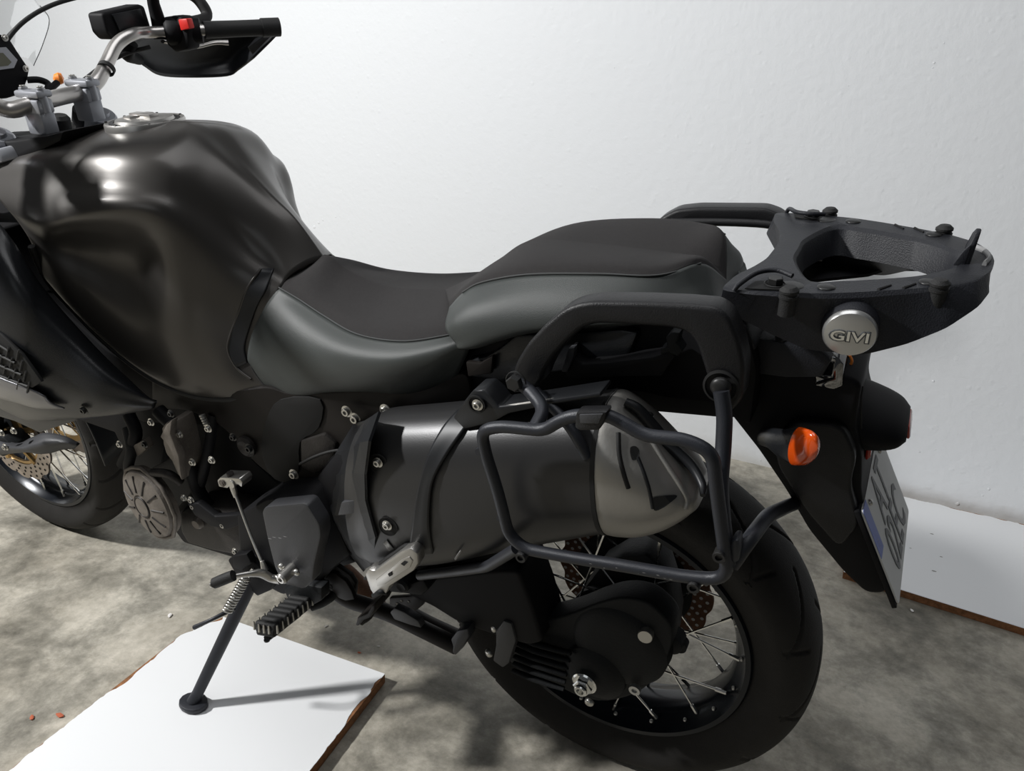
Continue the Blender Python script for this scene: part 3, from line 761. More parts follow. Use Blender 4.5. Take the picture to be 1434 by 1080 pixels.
# subframe side cowl under the passenger seat
cowl = prism('tail_cowl', [(655, 510), (655, 492), (690, 478), (800, 462), (905, 452), (985, 440), (1010, 430), (1048, 470), (1060, 520), (1050, 600), (1010, 566), (975, 562), (940, 559), (890, 548), (830, 552), (740, 556), (700, 552), (660, 560)], -.125, -.085, M['black'], B, .005, 0, fil=.012)
prism('side_cover', [(652, 505), (680, 500), (700, 488), (722, 470), (818, 466), (870, 462), (893, 466), (880, 500), (850, 515), (760, 524), (700, 535), (656, 527)], -.14, -.12, M['panel'], cowl, .004, 0)
prism('frame_tab', [(652, 507), (672, 509), (690, 498), (688, 524), (655, 528)], -.15, -.142, M['frame'], cowl, .002, 0)
prism('bag_hook', [(790, 522), (797, 488), (803, 487), (804, 500), (815, 510), (850, 508), (915, 500), (940, 490), (945, 500), (925, 528), (880, 528), (795, 532)], -.16, -.13, M['black'], cowl, .003, 0)
prism('hook_tip', [(786, 521), (796, 488), (804, 487), (803, 500), (794, 522)], -.166, -.155, M['grey'], cowl, .001, 0)
prism('tie_hook', [(932, 473), (940, 465), (952, 466), (948, 480), (956, 492), (948, 500), (936, 494), (925, 498), (924, 489), (934, 486)], -.165, -.145, M['cast'], cowl, .002, 0)
for s_ in (1,):
    bm = bmesh.new(); box_bm((-.05, 0, .79), .44, .15, .11, Matrix.Rotation(radians(-8), 3, 'Y'), .02, bm)
    bm_link('under_seat_tray', bm, M['black'], cowl)
bolt(S(745, 536, -.14), NY, .003, M['white'], cowl, 'clip', 'dome')

# ---- grab rails
go = [(716, 528), (722, 508), (738, 482), (762, 456), (788, 434), (808, 426), (830, 423), (900, 424), (960, 427), (1003, 431), (1022, 446), (1036, 480), (1043, 515), (1040, 560), (1020, 582), (1003, 566), (990, 530), (975, 482), (962, 466), (940, 460), (870, 455), (835, 454), (815, 460), (795, 478), (775, 500), (762, 522), (756, 540), (735, 549), (719, 541)]
grl = prism('grab_rail', go, -.208, -.172, M['plastic'], B, .007, 0, 'near grab rail', fil=.008, seg=3)
bolt(S(1010, 541, -.213), NY, .011, M['dbolt'], grl, kind='dome', h=.008)
lathe('bolt_recess', S(1010, 541, -.209), NY, [(0, 0), (.019, 0), (.019, .002), (.0165, .003), (.0165, .0005)], M['deep'], grl)
gf = [Z(925, 304, .94), Z(948, 296, .962), Z(970, 293, .966), Z(1080, 294, .966), Z(1094, 302, .962), Z(1100, 318, .95), Z(1085, 322, .945), Z(1074, 305, .957), Z(960, 303, .955), Z(945, 310, .945), Z(930, 316, .93)]
gp = [S(912, 318, .175), S(925, 305, .175), S(946, 294, .175), S(975, 291, .175), S(1070, 292, .175), S(1092, 300, .175), S(1110, 322, .175), S(1090, 332, .175), S(1070, 318, .175), S(1058, 310, .175), S(960, 309, .175), S(940, 318, .175), S(925, 330, .175)]
bm_link('grab_rail', prism_bm(fillet(gp, .008, True, 4), (0, .035, 0), .006, 3), M['plastic'], B, 38, 'far grab rail')
tube('grab_rail_insert', [S(940, 311, .17), S(1000, 311, .17), S(1060, 313, .17), S(1100, 318, .17)], .006, M['plastic'], grl, 4, 10)

# ---- top case rack
ZR = .972
top_half = [Z(1064, 362, ZR)]
RK, RX0 = .06, .14          # the rack plate rises slightly to the rear
def zz(u, v):
    z = ZR
    for _ in range(8):
        p = Z(u, v, z); z = ZR + RK * (p.x - RX0)
    return V((p.x, p.y, ZR))
def US(u, v, y):
    p = S(u, v, y); return V((p.x, p.y, p.z - RK * (p.x - RX0)))
x_front = Z(1064, 362, ZR).x
oh = [V((x_front + .01, 0, ZR)), V((x_front + .008, -.045, ZR)), V((x_front + .0, -.075, ZR)), zz(1030, 386), zz(1010, 404), zz(1050, 409), zz(1105, 411), zz(1155, 412), zz(1205, 410), zz(1280, 405), zz(1330, 400), zz(1368, 392), zz(1385, 382)]
tipx = zz(1391, 366).x
oh += [V((tipx, -.018, ZR)), V((tipx + .001, 0, ZR))]
# lower rim of the side skirt, one point for each point above
ol = [oh[0] + V((.01, 0, -.05)), oh[1] + V((.01, 0, -.05)), oh[2] + V((.01, 0, -.045)), US(1012, 414, -.12), US(1006, 424, -.135), US(1032, 444, -.135), US(1080, 468, -.132), US(1130, 490, -.13), US(1210, 497, -.125), US(1270, 482, -.12), US(1325, 460, -.112), US(1370, 430, -.085), US(1387, 408, -.05)]
ol += [V((tipx - .004, -.018, ZR - .03)), V((tipx - .003, 0, ZR - .03))]
hx = [zz(1118, 347), zz(1116, 362), zz(1124, 382), zz(1136, 391), zz(1180, 391.5), zz(1218, 390), zz(1282, 385), zz(1322, 377), zz(1334, 364)]
for p in hx: p.y = min(p.y, 0)
hcx0, hcx1 = hx[1].x, hx[-1].x
# the opening: half outline (y<=0) from its front middle to its rear middle
hh = [V((hcx0 - .002, 0, ZR)), V((hcx0, -.04, ZR))] + hx[3:8] + [V((hcx1 + .004, -.02, ZR)), V((hcx1 + .006, 0, ZR))]
def resample(P, n, k=6):
    P = cr(P, k); L = [0]
    for a, b in zip(P, P[1:]): L.append(L[-1] + (b - a).length)
    out = []
    for i in range(n):
        t = L[-1] * i / (n - 1); j = 0
        while j < len(L) - 2 and L[j + 1] < t: j += 1
        out.append(P[j].lerp(P[j + 1], (t - L[j]) / max(1e-9, L[j + 1] - L[j])))
    return out
def polyline(P, ns): # straight pieces subdivided evenly per segment
    out = []
    for i in range(len(P) - 1):
        for j in range(ns): out.append(P[i].lerp(P[i + 1], j / ns))
    return out + [P[-1]]
NS = 4
O1 = polyline(fillet(oh, .008, False, 2), 1); O2 = polyline(fillet(ol, .008, False, 2), 1)
nn = len(O1)
I1 = resample(hh, nn); 
# match by angle fractions: the opening resampled; lower opening ring flares inwards
I2 = [V((p.x * .93 + .07 * (hcx0 + hcx1) / 2, p.y * .84, ZR - .034)) for p in I1]
def mir(L): return L + [V((p.x, -p.y, p.z)) for p in L[-2:0:-1]]
bm = bmesh.new()
e_top = [V((p.x, p.y * .985, ZR + .0)) for p in O1]
sk1 = [a.lerp(b, .07) + V((0, -.002 if a.y < -.01 else 0, 0)) for a, b in zip(O1, O2)]
I15 = [a.lerp(b, .12) * 1.0 + V((0, 0, .0)) for a, b in zip(I1, I2)]
I0 = [V((a.x + (a.x - (hcx0 + hcx1) / 2) * .04, a.y * 1.05, ZR)) for a in I1]
I1d = [V((p.x, p.y, ZR - .003)) for p in I1]
rings = [mir(L) for L in (I2, I15, I1d, I0, e_top, sk1, O2)]
vr = [[bm.verts.new(p) for p in L] for L in rings]; n_ = len(vr[0])
for A_, B_ in zip(vr + [vr[-1]], vr[1:] + [vr[0]]):
    if A_ is B_: continue
    for k in range(n_):
        bm.faces.new((A_[k], A_[(k + 1) % n_], B_[(k + 1) % n_], B_[k]))
rack = bm_link('top_case_rack', bm, M['rackp'], B, 32, 'black top case rack plate with a large opening')
# arms, bolts, buttons
def arm(s):
    a = V((x_front + .008, s * .155, ZR + .008))
    def q(dx, dy, dz): return V((x_front + .0 + dx, s * (.1 + dy), ZR + dz))
    # raised lip around the slot of each front arm
    bm = tube_bm(cr([q(-.004, .055, .0), q(.0, .05, .006), q(.012, .022, .010), q(.03, .012, .011), q(.048, .02, .009)], 5), .0028, 8)
    bm_link('slot_lip', bm, M['rackp'], rack, 50)
    bm = prism_bm([q(.006, .05, .001), q(.012, .025, .001), q(.036, .018, .001), q(.046, .03, .001), q(.04, .045, .001)], (0, 0, .001), 0)
    bm_link('slot', bm, M['deep'], rack, 0)
    bolt(q(.033, .031, .002), (0, 0, 1), .008, M['dbolt'], rack, kind='hex')
    bolt(q(.05, .026, .0), (0, 0, 1), .012, M['dbolt'], rack, 'screw_cap', 'dome', .002)
for s in (-1, 1): arm(s)
for (u, v) in ((1157, 403), (1300, 396)):
    p = zz(u, v)
    for s in (1, -1): bolt(V((p.x, s * p.y, ZR)), (0, 0, 1), .009, M['dbolt'], rack, 'screw_cap', 'dome', .003)
for (u, v) in ((1105, 412), (1315, 402)):
    p = zz(u, v)
    for s in (1, -1):
        c_ = V((p.x, s * (p.y - .002), ZR))
        lathe('rubber_button', c_ + V((0, 0, -.036)), (0, 0, 1), [(0, .014), (.0085, .014), (.0085, .032), (.0098, .033), (.0098, .0355), (.0085, .036), (.0085, .038), (.0098, .039), (.0098, .0415), (.006, .045), (0, .0455)], M['rubber'], rack, 20)
for (u, v) in ((1237, 405), (1272, 403)):
    p = zz(u, v)
    for s in (1, -1):
        a_ = V((p.x + .006, s * (abs(p.y) - .012), ZR + .0004)); b_ = V((p.x - .004, s * (abs(p.y) + .003), ZR + .0004)); c_ = V((p.x - .006, s * (abs(p.y) + .004), ZR - .012))
        bm_link('notch', tube_bm([a_, b_, c_], [.0012, .002, .001], 6), M['deep'], rack, 50)
prism_lo = [Z(u, v, ZR - .056) for u, v in ((1108, 352), (1112, 334), (1150, 322), (1270, 332), (1322, 345), (1350, 362), (1330, 376), (1290, 381), (1240, 385), (1215, 392), (1118, 398))]
prism_lo = [V((min(max(p.x, .165), .36), max(min(p.y, .125), -.10), p.z)) for p in prism_lo]
bm_link('rack_tray', prism_bm(prism_lo, (0, 0, -.004), 0), M['black'], rack, 38)
# latch tongue at the tail
lt = [X(1350, 374, tipx - .026), X(1354, 352, tipx - .026), X(1366, 331, tipx - .026), X(1373, 327, tipx - .026), X(1377, 336, tipx - .026), X(1378, 372, tipx - .026)]
cy_ = sum(p.y for p in lt) / 6
lt2 = [V((tipx - .040, -.024, ZR)), V((tipx - .034, -.02, ZR + .022)), V((tipx - .028, -.012, ZR + .034)), V((tipx - .02, -.006, ZR + .036)), V((tipx - .014, 0, ZR + .02)), V((tipx - .012, 0, ZR))]
bm = bmesh.new()
bx = tipx - .028
prism_bm([V((bx, -.018, ZR - .002)), V((bx, .024, ZR - .002)), V((bx - .001, .020, ZR + .010)), V((bx + .004, .010, ZR + .028)), V((bx + .004, .004, ZR + .034)), V((bx + .004, -.004, ZR + .032)), V((bx, -.012, ZR + .016))], (.006, 0, 0), .002, 2, bm)
prism_bm([V((bx - .010, -.019, ZR - .002)), V((bx + .002, -.019, ZR - .002)), V((bx + .003, -.015, ZR + .022)), V((bx - .003, -.017, ZR + .014))], (0, .005, 0), .0015, 2, bm)
bm_link('latch', bm, M['rackp'], rack, 38, 'upright latch tongue')
tube('latch_plate', [V((tipx - .020, .042, ZR + .001)), V((tipx - .008, .026, ZR + .001)), V((tipx - .004, .004, ZR + .001)), V((tipx - .009, -.018, ZR + .001))], .0045, M['scrape'], rack, 5, 8, flat=.5, label='worn metal latch plate')
# badge housing and badge
bc = S(1190, 465, -.142); br_ = (S(1190, 498, -.142) - bc).length
bax = V((.12, -1, -.12)).normalized()
lathe('badge_housing', bc - bax * .03, bax, [(br_ * 1.1, .006), (br_ * 1.07, .020), (br_ * 1.04, .0285), (br_ * 1.02, .030), (0, .030)], M['rackp'], rack, 48)
bdg = lathe('badge', bc, bax, [(br_, 0), (br_ * 1.0, .003), (br_ * .93, .0058), (br_ * .7, .0075), (0, .0085)], M['badge'], rack, 64, 'round silver badge')
ex = (S(1224, 459, -.142) - S(1156, 461, -.142)).normalized()
exx = V((1, 0, .0)).normalized()
exx = (exx - bax * exx.dot(bax)).normalized()
text_mesh('badge_lettering', 'GIVI', br_ * .60, M['chrome'], rack, frame_mat(bc + bax * .0085 + V((0, 0, -br_ * .02)), exx, bax.cross(exx) if bax.cross(exx).z > 0 else exx.cross(bax) * -1), .0012, .0002, 'raised silver letters', 1.3)
text_mesh('badge_outline_lettering', 'GIVI', br_ * .62, M['ink'], rack, frame_mat(bc + bax * .0075 + V((.0, 0, -br_ * .05)), exx, bax.cross(exx) if bax.cross(exx).z > 0 else exx.cross(bax) * -1), .0010, .0011, 'dark outline of the letters', 1.3)  # slightly larger dark copy behind the raised letters, forming their outline
for _o in [rack] + [o_ for o_ in bpy.data.objects if o_.parent == rack and not o_.name.startswith('badge')]:
    if _o.name.split('.')[0] in ('bolt', 'screw_cap'):
        _o.location.z += RK * (_o.location.x - RX0)
    else:
        for _v in _o.data.vertices: _v.co.z += RK * (_v.co.x - RX0)
# plate mount below the rack
mt_ = prism('rack_mount', [(1040, 478), (1060, 474), (1110, 482), (1150, 490), (1165, 505), (1150, 530), (1100, 530), (1042, 522)], -.1, -.03, M['rackp'], rack, .004, 0)
bolt(S(1090, 493, -.104) + V((0, .015, .006)), (0, -.35, 1), .008, M['dbolt'], rack, kind='hex')
prism('rack_spacer', [(1015, 430), (1045, 455), (1060, 490), (1030, 500), (1005, 470)], -.12, -.05, M['rackp'], rack, .004, 0)

# ---- tail: rear fender, lamps, plate
tail = prism('rear_fender', [(1008, 520), (1040, 498), (1100, 508), (1150, 518), (1192, 530), (1207, 540), (1196, 600), (1207, 640), (1206, 690), (1214, 735), (1242, 808), (1245, 822), (1238, 833), (1213, 833), (1180, 802), (1132, 744), (1100, 688), (1062, 632), (1010, 566)], -.085, .085, M['black'], B, .012, 0, fil=.01, seg=3)
def ring0(tu, tv, bu, bv, hw):
    return oval_ring(S(tu, tv, 0), S(bu, bv, 0), 0, hw)
tl = loft('tail_lamp_housing', [ring0(1075, 518, 1075, 590, .07), ring0(1130, 526, 1130, 600, .072), ring0(1190, 540, 1186, 607, .07), ring0(1232, 556, 1228, 611, .066), ring0(1260, 570, 1256, 610, .056), ring0(1274, 583, 1270, 604, .04)], M['black'], tail, sub=4, label='black rounded tail housing')
tube('housing_joint', [S(1208, 541, -.068), S(1206, 560, -.0725), S(1206, 600, -.0725)], .0012, M['deep'], tail, 4, 6)
bm_link('tail_lamp_lens', box_bm(S(1273, 593, 0), .005, .05, .018, Matrix.Rotation(radians(-12), 3, 'Y'), .003), M['reddark'], tail, 38, 'red tail lamp lens')
prism('reflector', [(1216, 612), (1222, 612), (1219, 642), (1212, 646), (1211, 640)], -.05, .05, M['reddark'], tail, .002, 0, 'red rear reflector')
prism('clear_lens_piece', [(1150, 497), (1172, 500), (1182, 510), (1180, 541), (1167, 546), (1141, 540), (1142, 524), (1164, 526), (1166, 510)], -.09, -.02, M['clear'], tail, .002, 0, 'clear plastic lens piece hanging below the badge')
tube('lamp_wire', [S(1190, 498, -.05), S(1193, 506, -.05), S(1189, 514, -.05), S(1182, 520, -.05)], .0017, M['orange'], tail, 5, 8, label='orange wire')
prism('fender_flank', [(1110, 590), (1180, 596), (1200, 640), (1190, 680), (1205, 735), (1175, 770), (1130, 720), (1085, 650), (1088, 615)], -.1, -.08, M['plastic'], tail, .008, 0, fil=.015, seg=3)
# plate
PA, PB, PC = S(1208, 717, -.10), S(1259, 847, -.10), None
pdown = (PB - PA).normalized()
ew = V((0, 1, 0))
bw = .205
PC = PB + ew * bw; PD = PA + ew * bw
nrm_p = ew.cross(pdown); nrm_p = nrm_p if nrm_p.x > 0 else -nrm_p
pl = bm_link('number_plate', prism_bm(fillet([PA, PD, PC, PB], .006, True, 4), -nrm_p * .0022, 0), M['plate'], tail, 20, 'white number plate')
hgt = (PB - PA).length
bm_link('plate_holder', prism_bm([PA - ew * .003 - nrm_p * .003 - pdown * .003, PD + ew * .003 - nrm_p * .003 - pdown * .003, PC + ew * .003 - nrm_p * .003 + pdown * .003, PB - ew * .003 - nrm_p * .003 + pdown * .003], -nrm_p * .006, .001), M['black'], tail, 38)
def pp(a, b, h=.0004): return PA + ew * (a * bw) + pdown * (b * hgt) + nrm_p * h
bm_link('blue_band', prism_bm([pp(.0, .0), pp(.13, .0), pp(.13, .5), pp(.0, .5)], nrm_p * .0004, 0), M['plateblue'], tail, 0, 'blue band on the plate')
mwp = lambda a, b: frame_mat(pp(a, b, .0006), ew, -pdown)
text_mesh('plate_lettering', 'AT', .086, M['ink'], tail, mwp(.52, .29), .0002, .0006, 'upper line of plate letters', .72)
text_mesh('plate_lettering', '02EC', .086, M['ink'], tail, mwp(.55, .74), .0002, .0006, 'lower line of plate letters', .70)
text_mesh('plate_lettering', 'P', .016, M['plate'], tail, mwp(.065, .4), .0002, .0003, 'country letter')
for a, b in ((.2, .1), (.82, .1)): bolt(pp(a, b, .0), nrm_p, .004, M['bolt'], tail, 'plate_screw', 'dome')
# indicator
ax_ = V((.35, -1, -.12)).normalized()
ic = S(1128, 626, -.17)
def blink(c, ax, sgn):
    q = [(0, -.06), (.014, -.06), (.02, -.045), (.026, -.02), (.028, 0.0)]
    a = bm_link('indicator_body', lathe_bm(c, ax, q + [(0, 0)], 32), M['panel'], tail, 60)
    b = bm_link('indicator_lens', lathe_bm(c, ax, [(.028, 0), (.0275, .012), (.024, .026), (.016, .036), (.006, .040), (0, .0405)], 32), M['amber'], tail, 60, 'amber indicator lens')
bx_ = S(1112, 622, -.165)
# housing: faceted wedge, lens wrapping its outer rear
body = [S(1074, 604, -.10), S(1094, 606, -.12), S(1123, 598, -.19), S(1108, 651, -.19), S(1090, 643, -.15), S(1073, 630, -.12)]
def ell(cu, cv, ru, rv, y, rot, n=24):
    out = []
    for k in range(n):
        t = 2 * pi * k / n; a = ru * cos(t); b = rv * sin(t)
        out.append(S(cu + a * cos(rot) - b * sin(rot), cv + a * sin(rot) + b * cos(rot), y))
    return out
bm = bmesh.new()
specs = [(1068, 612, 8, 12, -.09), (1082, 614, 12, 15, -.13), (1096, 621, 15, 20, -.16), (1116, 625, 11, 27, -.185)]
rg = [[bm.verts.new(p) for p in ell(u, v, a, b, y, .22)] for u, v, a, b, y in specs]
for A_, B_ in zip(rg, rg[1:]):
    for k in range(24): bm.faces.new((A_[k], A_[(k + 1) % 24], B_[(k + 1) % 24], B_[k]))
bm.faces.new(rg[0]); bm.faces.new(rg[-1][::-1])
bm_link('indicator_body', bm, M['panel'], tail, 50)
bm = bmesh.new()
specs = [(1116, 625, 11.5, 27.5, -.185), (1122, 626, 13, 27, -.19), (1130, 627, 15, 25, -.196), (1136, 627, 12, 20, -.202), (1139, 627, 6, 11, -.206)]
rg = [[bm.verts.new(p) for p in ell(u, v, a, b, y, .22)] for u, v, a, b, y in specs]
for A_, B_ in zip(rg, rg[1:]):
    for k in range(24): bm.faces.new((A_[k], A_[(k + 1) % 24], B_[(k + 1) % 24], B_[k]))
bm.faces.new(rg[0]); bm.faces.new(rg[-1][::-1])
bm_link('indicator_lens', bm, M['amber'], tail, 60, 'amber indicator lens')

# ---- muffler: oval can rising to the rear, guard, end cap
MY = -.19
def ring(tu, tv, bu, bv, hw, yc=MY, k=1.0):
    T, Bm = S(tu, tv, yc), S(bu, bv, yc)
    if k != 1.0:
        c = (T + Bm) / 2; T = c + (T - c) * k; Bm = c + (Bm - c) * k
    return oval_ring(T, Bm, yc, hw)
muf = loft('muffler', [ring(512, 590, 525, 775, .062), ring(538, 577, 556, 783, .071), ring(600, 571, 630, 779, .073), ring(700, 563, 720, 760, .072), ring(800, 556, 800, 745, .07), ring(858, 553, 866, 733, .068)], M['muf'], B, sub=5, label='dark grey muffler')
# end cap with hollow and slot
cr_ = [ring(856, 553, 864, 735, .069), ring(872, 558, 880, 738, .069), ring(905, 583, 905, 738, .066), ring(940, 620, 934, 730, .06), ring(966, 648, 962, 716, .05), ring(982, 672, 982, 702, .034)]
endc = loft('end_cap', cr_, M['capsil'], muf, sub=5, label='satin silver end cap')
loft('end_cap_seam', [ring(852, 552, 860, 736, .0705), ring(858, 554, 866, 736, .0705)], M['deep'], muf, sub=1)
# dark upper rear rim of the cap
tube('cap_rim', [S(876, 563, -.20), S(893, 572, -.2), S(912, 594, -.2), S(938, 624, -.2), S(968, 652, -.205), S(983, 678, -.22), S(984, 694, -.235)], [.005, .006, .007, .007, .006, .005, .003], M['mufguard'], muf, 5, 10)
yfc = lambda u: -.262 + max(0, (u - 880)) * .00028
def cappt(u, v, d=0): return S(u, v, yfc(u) + d)
def prismP(name, P, dy, m, parent, bev, label=None, curve=0):
    if curve: P = cr(P, curve, True)
    return bm_link(name, prism_bm(P, (0, dy, 0), bev), m, parent, 38, label)
line_on('cap_crease', endc, [(893, 640), (901, 660), (909, 685), (914, 712)], .0022, M['mufguard'], muf, .0)
line_on('cap_ridge', endc, [(912, 618), (932, 650), (952, 680), (962, 700), (960, 712)], .0035, M['capsil'], muf, .0005)
line_on('cap_slot', endc, [(866, 606), (867, 635), (873, 662), (880, 684)], .0028, M['deep'], muf, .0)
def patch_on(name, o, px, lift, m, parent, label=None):
    P = [hit(o, u, v, lift) for u, v in [(p.x, p.y) for p in cr([V((a, b, 0)) for a, b in px], 3, True)]]
    P = [p for p in P if p]; bm = bmesh.new(); bm.faces.new([bm.verts.new(p) for p in P])
    return bm_link(name, bm, m, parent, 0, label)
patch_on('cap_hollow', endc, [(913, 698), (930, 694), (948, 694), (938, 704), (926, 712), (916, 714)], .0012, M['mufguard'], muf, 'dark hollow in the end cap')
patch_on('cap_hole', endc, [(882, 628), (889, 625), (895, 631), (893, 642), (885, 644)], .0012, M['deep'], muf)
bolt(S(909, 583, -.19), (.3, -.4, .9), .005, M['dbolt'], muf, kind='dome')
# raised band sweeping over the can, with a bolt ear
def oval_pt(u, v, lift=.004):
    """point of the can's near face under photo pixel (u, v), lifted a little"""
    best = None
    lo, hi = -.30, -.12
    # march from the camera until inside the oval section
    for i in range(240):
        y = lo + (hi - lo) * i / 239
        p = S(u, v, y)
        ins = False
        for (a, b) in zip(MR, MR[1:]):
            if a[0] <= p.x <= b[0]:
                t = (p.x - a[0]) / max(1e-6, b[0] - a[0]); zc = a[1] + (b[1] - a[1]) * t; hz = a[2] + (b[2] - a[2]) * t; hw = a[3] + (b[3] - a[3]) * t
                if abs((p.z - zc) / (hz + lift)) ** 2.2 + abs((y - MY) / (hw + lift)) ** 2.2 <= 1: ins = True
                break
        if ins: return p
    return S(u, v, MY)
MR = []
for tu, tv, bu, bv, hw in ((512, 590, 525, 775, .062), (538, 577, 556, 783, .071), (600, 571, 630, 779, .073), (700, 563, 720, 760, .072), (800, 556, 800, 745, .07), (858, 553, 866, 733, .068)):
    T, Bm = S(tu, tv, MY), S(bu, bv, MY)
    MR.append(((T.x + Bm.x) / 2, (T.z + Bm.z) / 2, (T - Bm).length / 2, hw))
MR.sort()
def skin_strip(name, left, right, m, parent, lift=.004, n=4, cols=3, thick=.006, label=None):
    rows = []
    for (a, b) in zip(left, right):
        rows.append([oval_pt(a[0] + (b[0] - a[0]) * i / cols, a[1] + (b[1] - a[1]) * i / cols, lift) for i in range(cols + 1)])
    return surf(name, rows, m, parent, False, 3, n, thick, 50, label)
skin_strip('muffler_band', [(640, 574), (618, 600), (598, 640), (584, 690), (576, 740), (572, 778)], [(668, 570), (650, 600), (622, 640), (604, 678), (600, 735), (606, 776)], M['mufguard'], muf, .006, label='dark band across the muffler')
prism('muffler_ear', [(634, 585), (650, 562), (662, 547), (676, 546), (688, 556), (698, 570), (760, 562), (840, 550), (842, 556), (760, 570), (712, 580), (690, 592), (650, 602)], -.235, -.2, M['mufguard'], muf, .004, 0)
lathe('ear_recess', S(668, 566, -.237), NY, [(0, 0), (.012, 0), (.012, .002), (.010, .002), (.010, 0.0005)], M['deep'], muf)
bolt(S(669, 567, -.238), NY, .005, M['bolt'], muf)
tube('muffler_edge', [S(700, 571, -.232), S(760, 562, -.232), S(815, 555, -.225)], .0022, M['capsil'], muf, 3, 6)
for (u, v) in ((530, 647), (543, 735)):
    p = oval_pt(u, v, .003)
    lathe('bolt_recess', p - V((0, 0, .003)), (.12, -1, .1), [(0, 0), (.015, 0), (.015, .0008), (.0138, .0008), (.0138, .0004)], M['deep'], muf, 24)
    bolt(p + V((0, -.001, 0)), NY, .0052, M['bolt'], muf)
# faceted front guard
fl_ = [(497, 594), (472, 634), (459, 668), (459, 705), (468, 738), (488, 772), (510, 800)]
fa_ = [(512, 590), (492, 630), (480, 665), (474, 704), (470, 722), (492, 768), (512, 796)]
fm_ = [(522, 584), (506, 620), (497, 662), (496, 702), (498, 720), (514, 758), (520, 792)]
fr2 = [(532, 577), (518, 618), (512, 664), (513, 700), (517, 716), (527, 752), (524, 790)]
bm = bmesh.new()
gg = []
for row, ys in ((fl_, -.155), (fa_, -.215), (fm_, -.252), (fr2, -.266)):
    gg.append([bm.verts.new(S(u, v, ys * (1 if i not in (0, 6) else .88))) for i, (u, v) in enumerate(row)])
for A_, B_ in zip(gg, gg[1:]):
    for i in range(6): bm.faces.new((A_[i], B_[i], B_[i + 1], A_[i + 1]))
gd = bm_link('muffler_guard', bm, M['mufguard'], muf, 0, 'faceted guard at the muffler front')
md = gd.modifiers.new('thickness', 'SOLIDIFY'); md.thickness = .004; md.offset = 0
prism('guard_facet', [(473, 722), (478, 704), (496, 701), (498, 719)], -.258, -.24, M['grey'], muf, .001, 0, 'lighter facet of the guard')
loft('exhaust_pipe', [ring(455, 650, 468, 730, .03, -.12), ring(485, 620, 500, 745, .045, -.15), ring(512, 600, 528, 765, .058, -.18)], M['black'], muf, sub=4)
tube('header_pipe', [S(395, 750, .0), S(440, 772, .0), S(478, 797, .0), S(505, 822, .02), S(530, 850, .05)], .019, M['rust'], B, 5, 16, label='rusty brown exhaust pipe')
skin_strip('muffler_sticker', [(537, 762), (545, 772)], [(541, 757), (551, 769)], M['scrape'], muf, .003, 2, 2, .001)
skin_strip('wear_mark', [(636, 783), (645, 771)], [(638, 785), (647, 772)], M['scrape'], muf, .008, 2, 2, .001)

# ---- pannier rack on the near side
YL = -.285
loop = [(674, 603), (700, 597), (762, 603), (782, 590), (803, 582), (850, 581), (872, 592), (902, 610), (962, 616), (998, 634), (1004, 690), (1012, 750), (1020, 812), (960, 808), (870, 792), (800, 781), (735, 769), (712, 748), (698, 690), (680, 635)]
lp = [S(u, v, YL) for u, v in loop]
lpf = fillet(lp, .022, True, 5)
pr = bm_link('pannier_rack', tube_bm(lpf, .0073, 16, None, True), M['tube'], B, 60, 'black tubular pannier frame')
prism('frame_pad', [(806, 578), (850, 577), (846, 590), (838, 604), (812, 604), (804, 600)], YL - .012, YL + .006, M['plastic'], pr, .003, 0)
prism('pad_insert', [(811, 581), (844, 580), (838, 594), (812, 593)], YL - .0135, YL - .011, M['grey'], pr, .0008, 0)
tube('front_bracket', fillet([S(722, 534, -.222), S(741, 546, -.232), S(763, 573, -.255), S(748, 601, YL + .002)], .02, False, 5), .0078, M['tube'], pr, 1, 14)
tube('inner_brace', [S(750, 548, -.215), S(785, 582, -.24), S(806, 610, -.25), S(822, 640, -.25)], .0065, M['tube'], pr, 4, 12)
tube('rear_bracket', fillet([S(1010, 548, -.222), S(1015, 580, -.228), S(1013, 630, -.24), S(1008, 680, -.262), S(1013, 740, -.278), S(1020, 790, YL + .004)], .02, False, 5), .0085, M['tube'], pr, 1, 14)
tube('rear_brace', fillet([S(1024, 792, YL + .01), S(1050, 755, -.26), S(1075, 722, -.19), S(1105, 708, -.1), S(1160, 690, .06)], .02, False, 5), .0085, M['tube'], pr, 1, 14)
tube('front_brace', fillet([S(724, 768, YL + .006), S(682, 794, -.24), S(640, 800, -.21), S(588, 806, -.19)], .02, False, 5), .0078, M['tube'], pr, 1, 14)
prism('brace_lug', [(1018, 770), (1026, 757), (1034, 757), (1036, 772), (1034, 788), (1022, 790)], YL + .0, YL + .02, M['tube'], pr, .003, 0)
bolt(S(723, 534, -.232), NY, .0095, M['dbolt'], pr, kind='hex')
for u, v in ((672, 631), (702, 724), (1008, 778), (731, 779), (972, 821)):
    big = v > 775
    p = S(u, v, YL - (.002 if not big else .006))
    lathe('stud', p + V((0, .008, 0)), NY, [(0, 0), (.0045, 0), (.0045, .012), (0, .012)] if not big else [(0, 0), (.007, 0), (.007, .012), (.0065, .013), (.004, .013), (.004, .010), (0, .010)], M['tube'] if not big else M['dbolt'], pr, 20)
for i in range(26):
    u = 828 + i * 4.6 + random.uniform(-2, 2); v = 791 + (u - 828) * .163 + random.uniform(-1.5, 2.5)
    p = S(u, v, YL - .0071); w_ = random.uniform(.0008, .0028)
    if i % 2 == 0: bm_link('paint_scratch', prism_bm([p + V((-w_, 0, 0)), p + V((0, 0, .0005)), p + V((w_, 0, 0)), p + V((0, 0, -.0005))], (0, .0004, 0), 0), M['scrape'], pr, 0)
lathe('socket_hole', S(1006, 672, -.2725), (.5, -1, 0), [(0, 0), (.003, 0), (.003, .0006), (.0, .0006)], M['deep'], pr, 12)

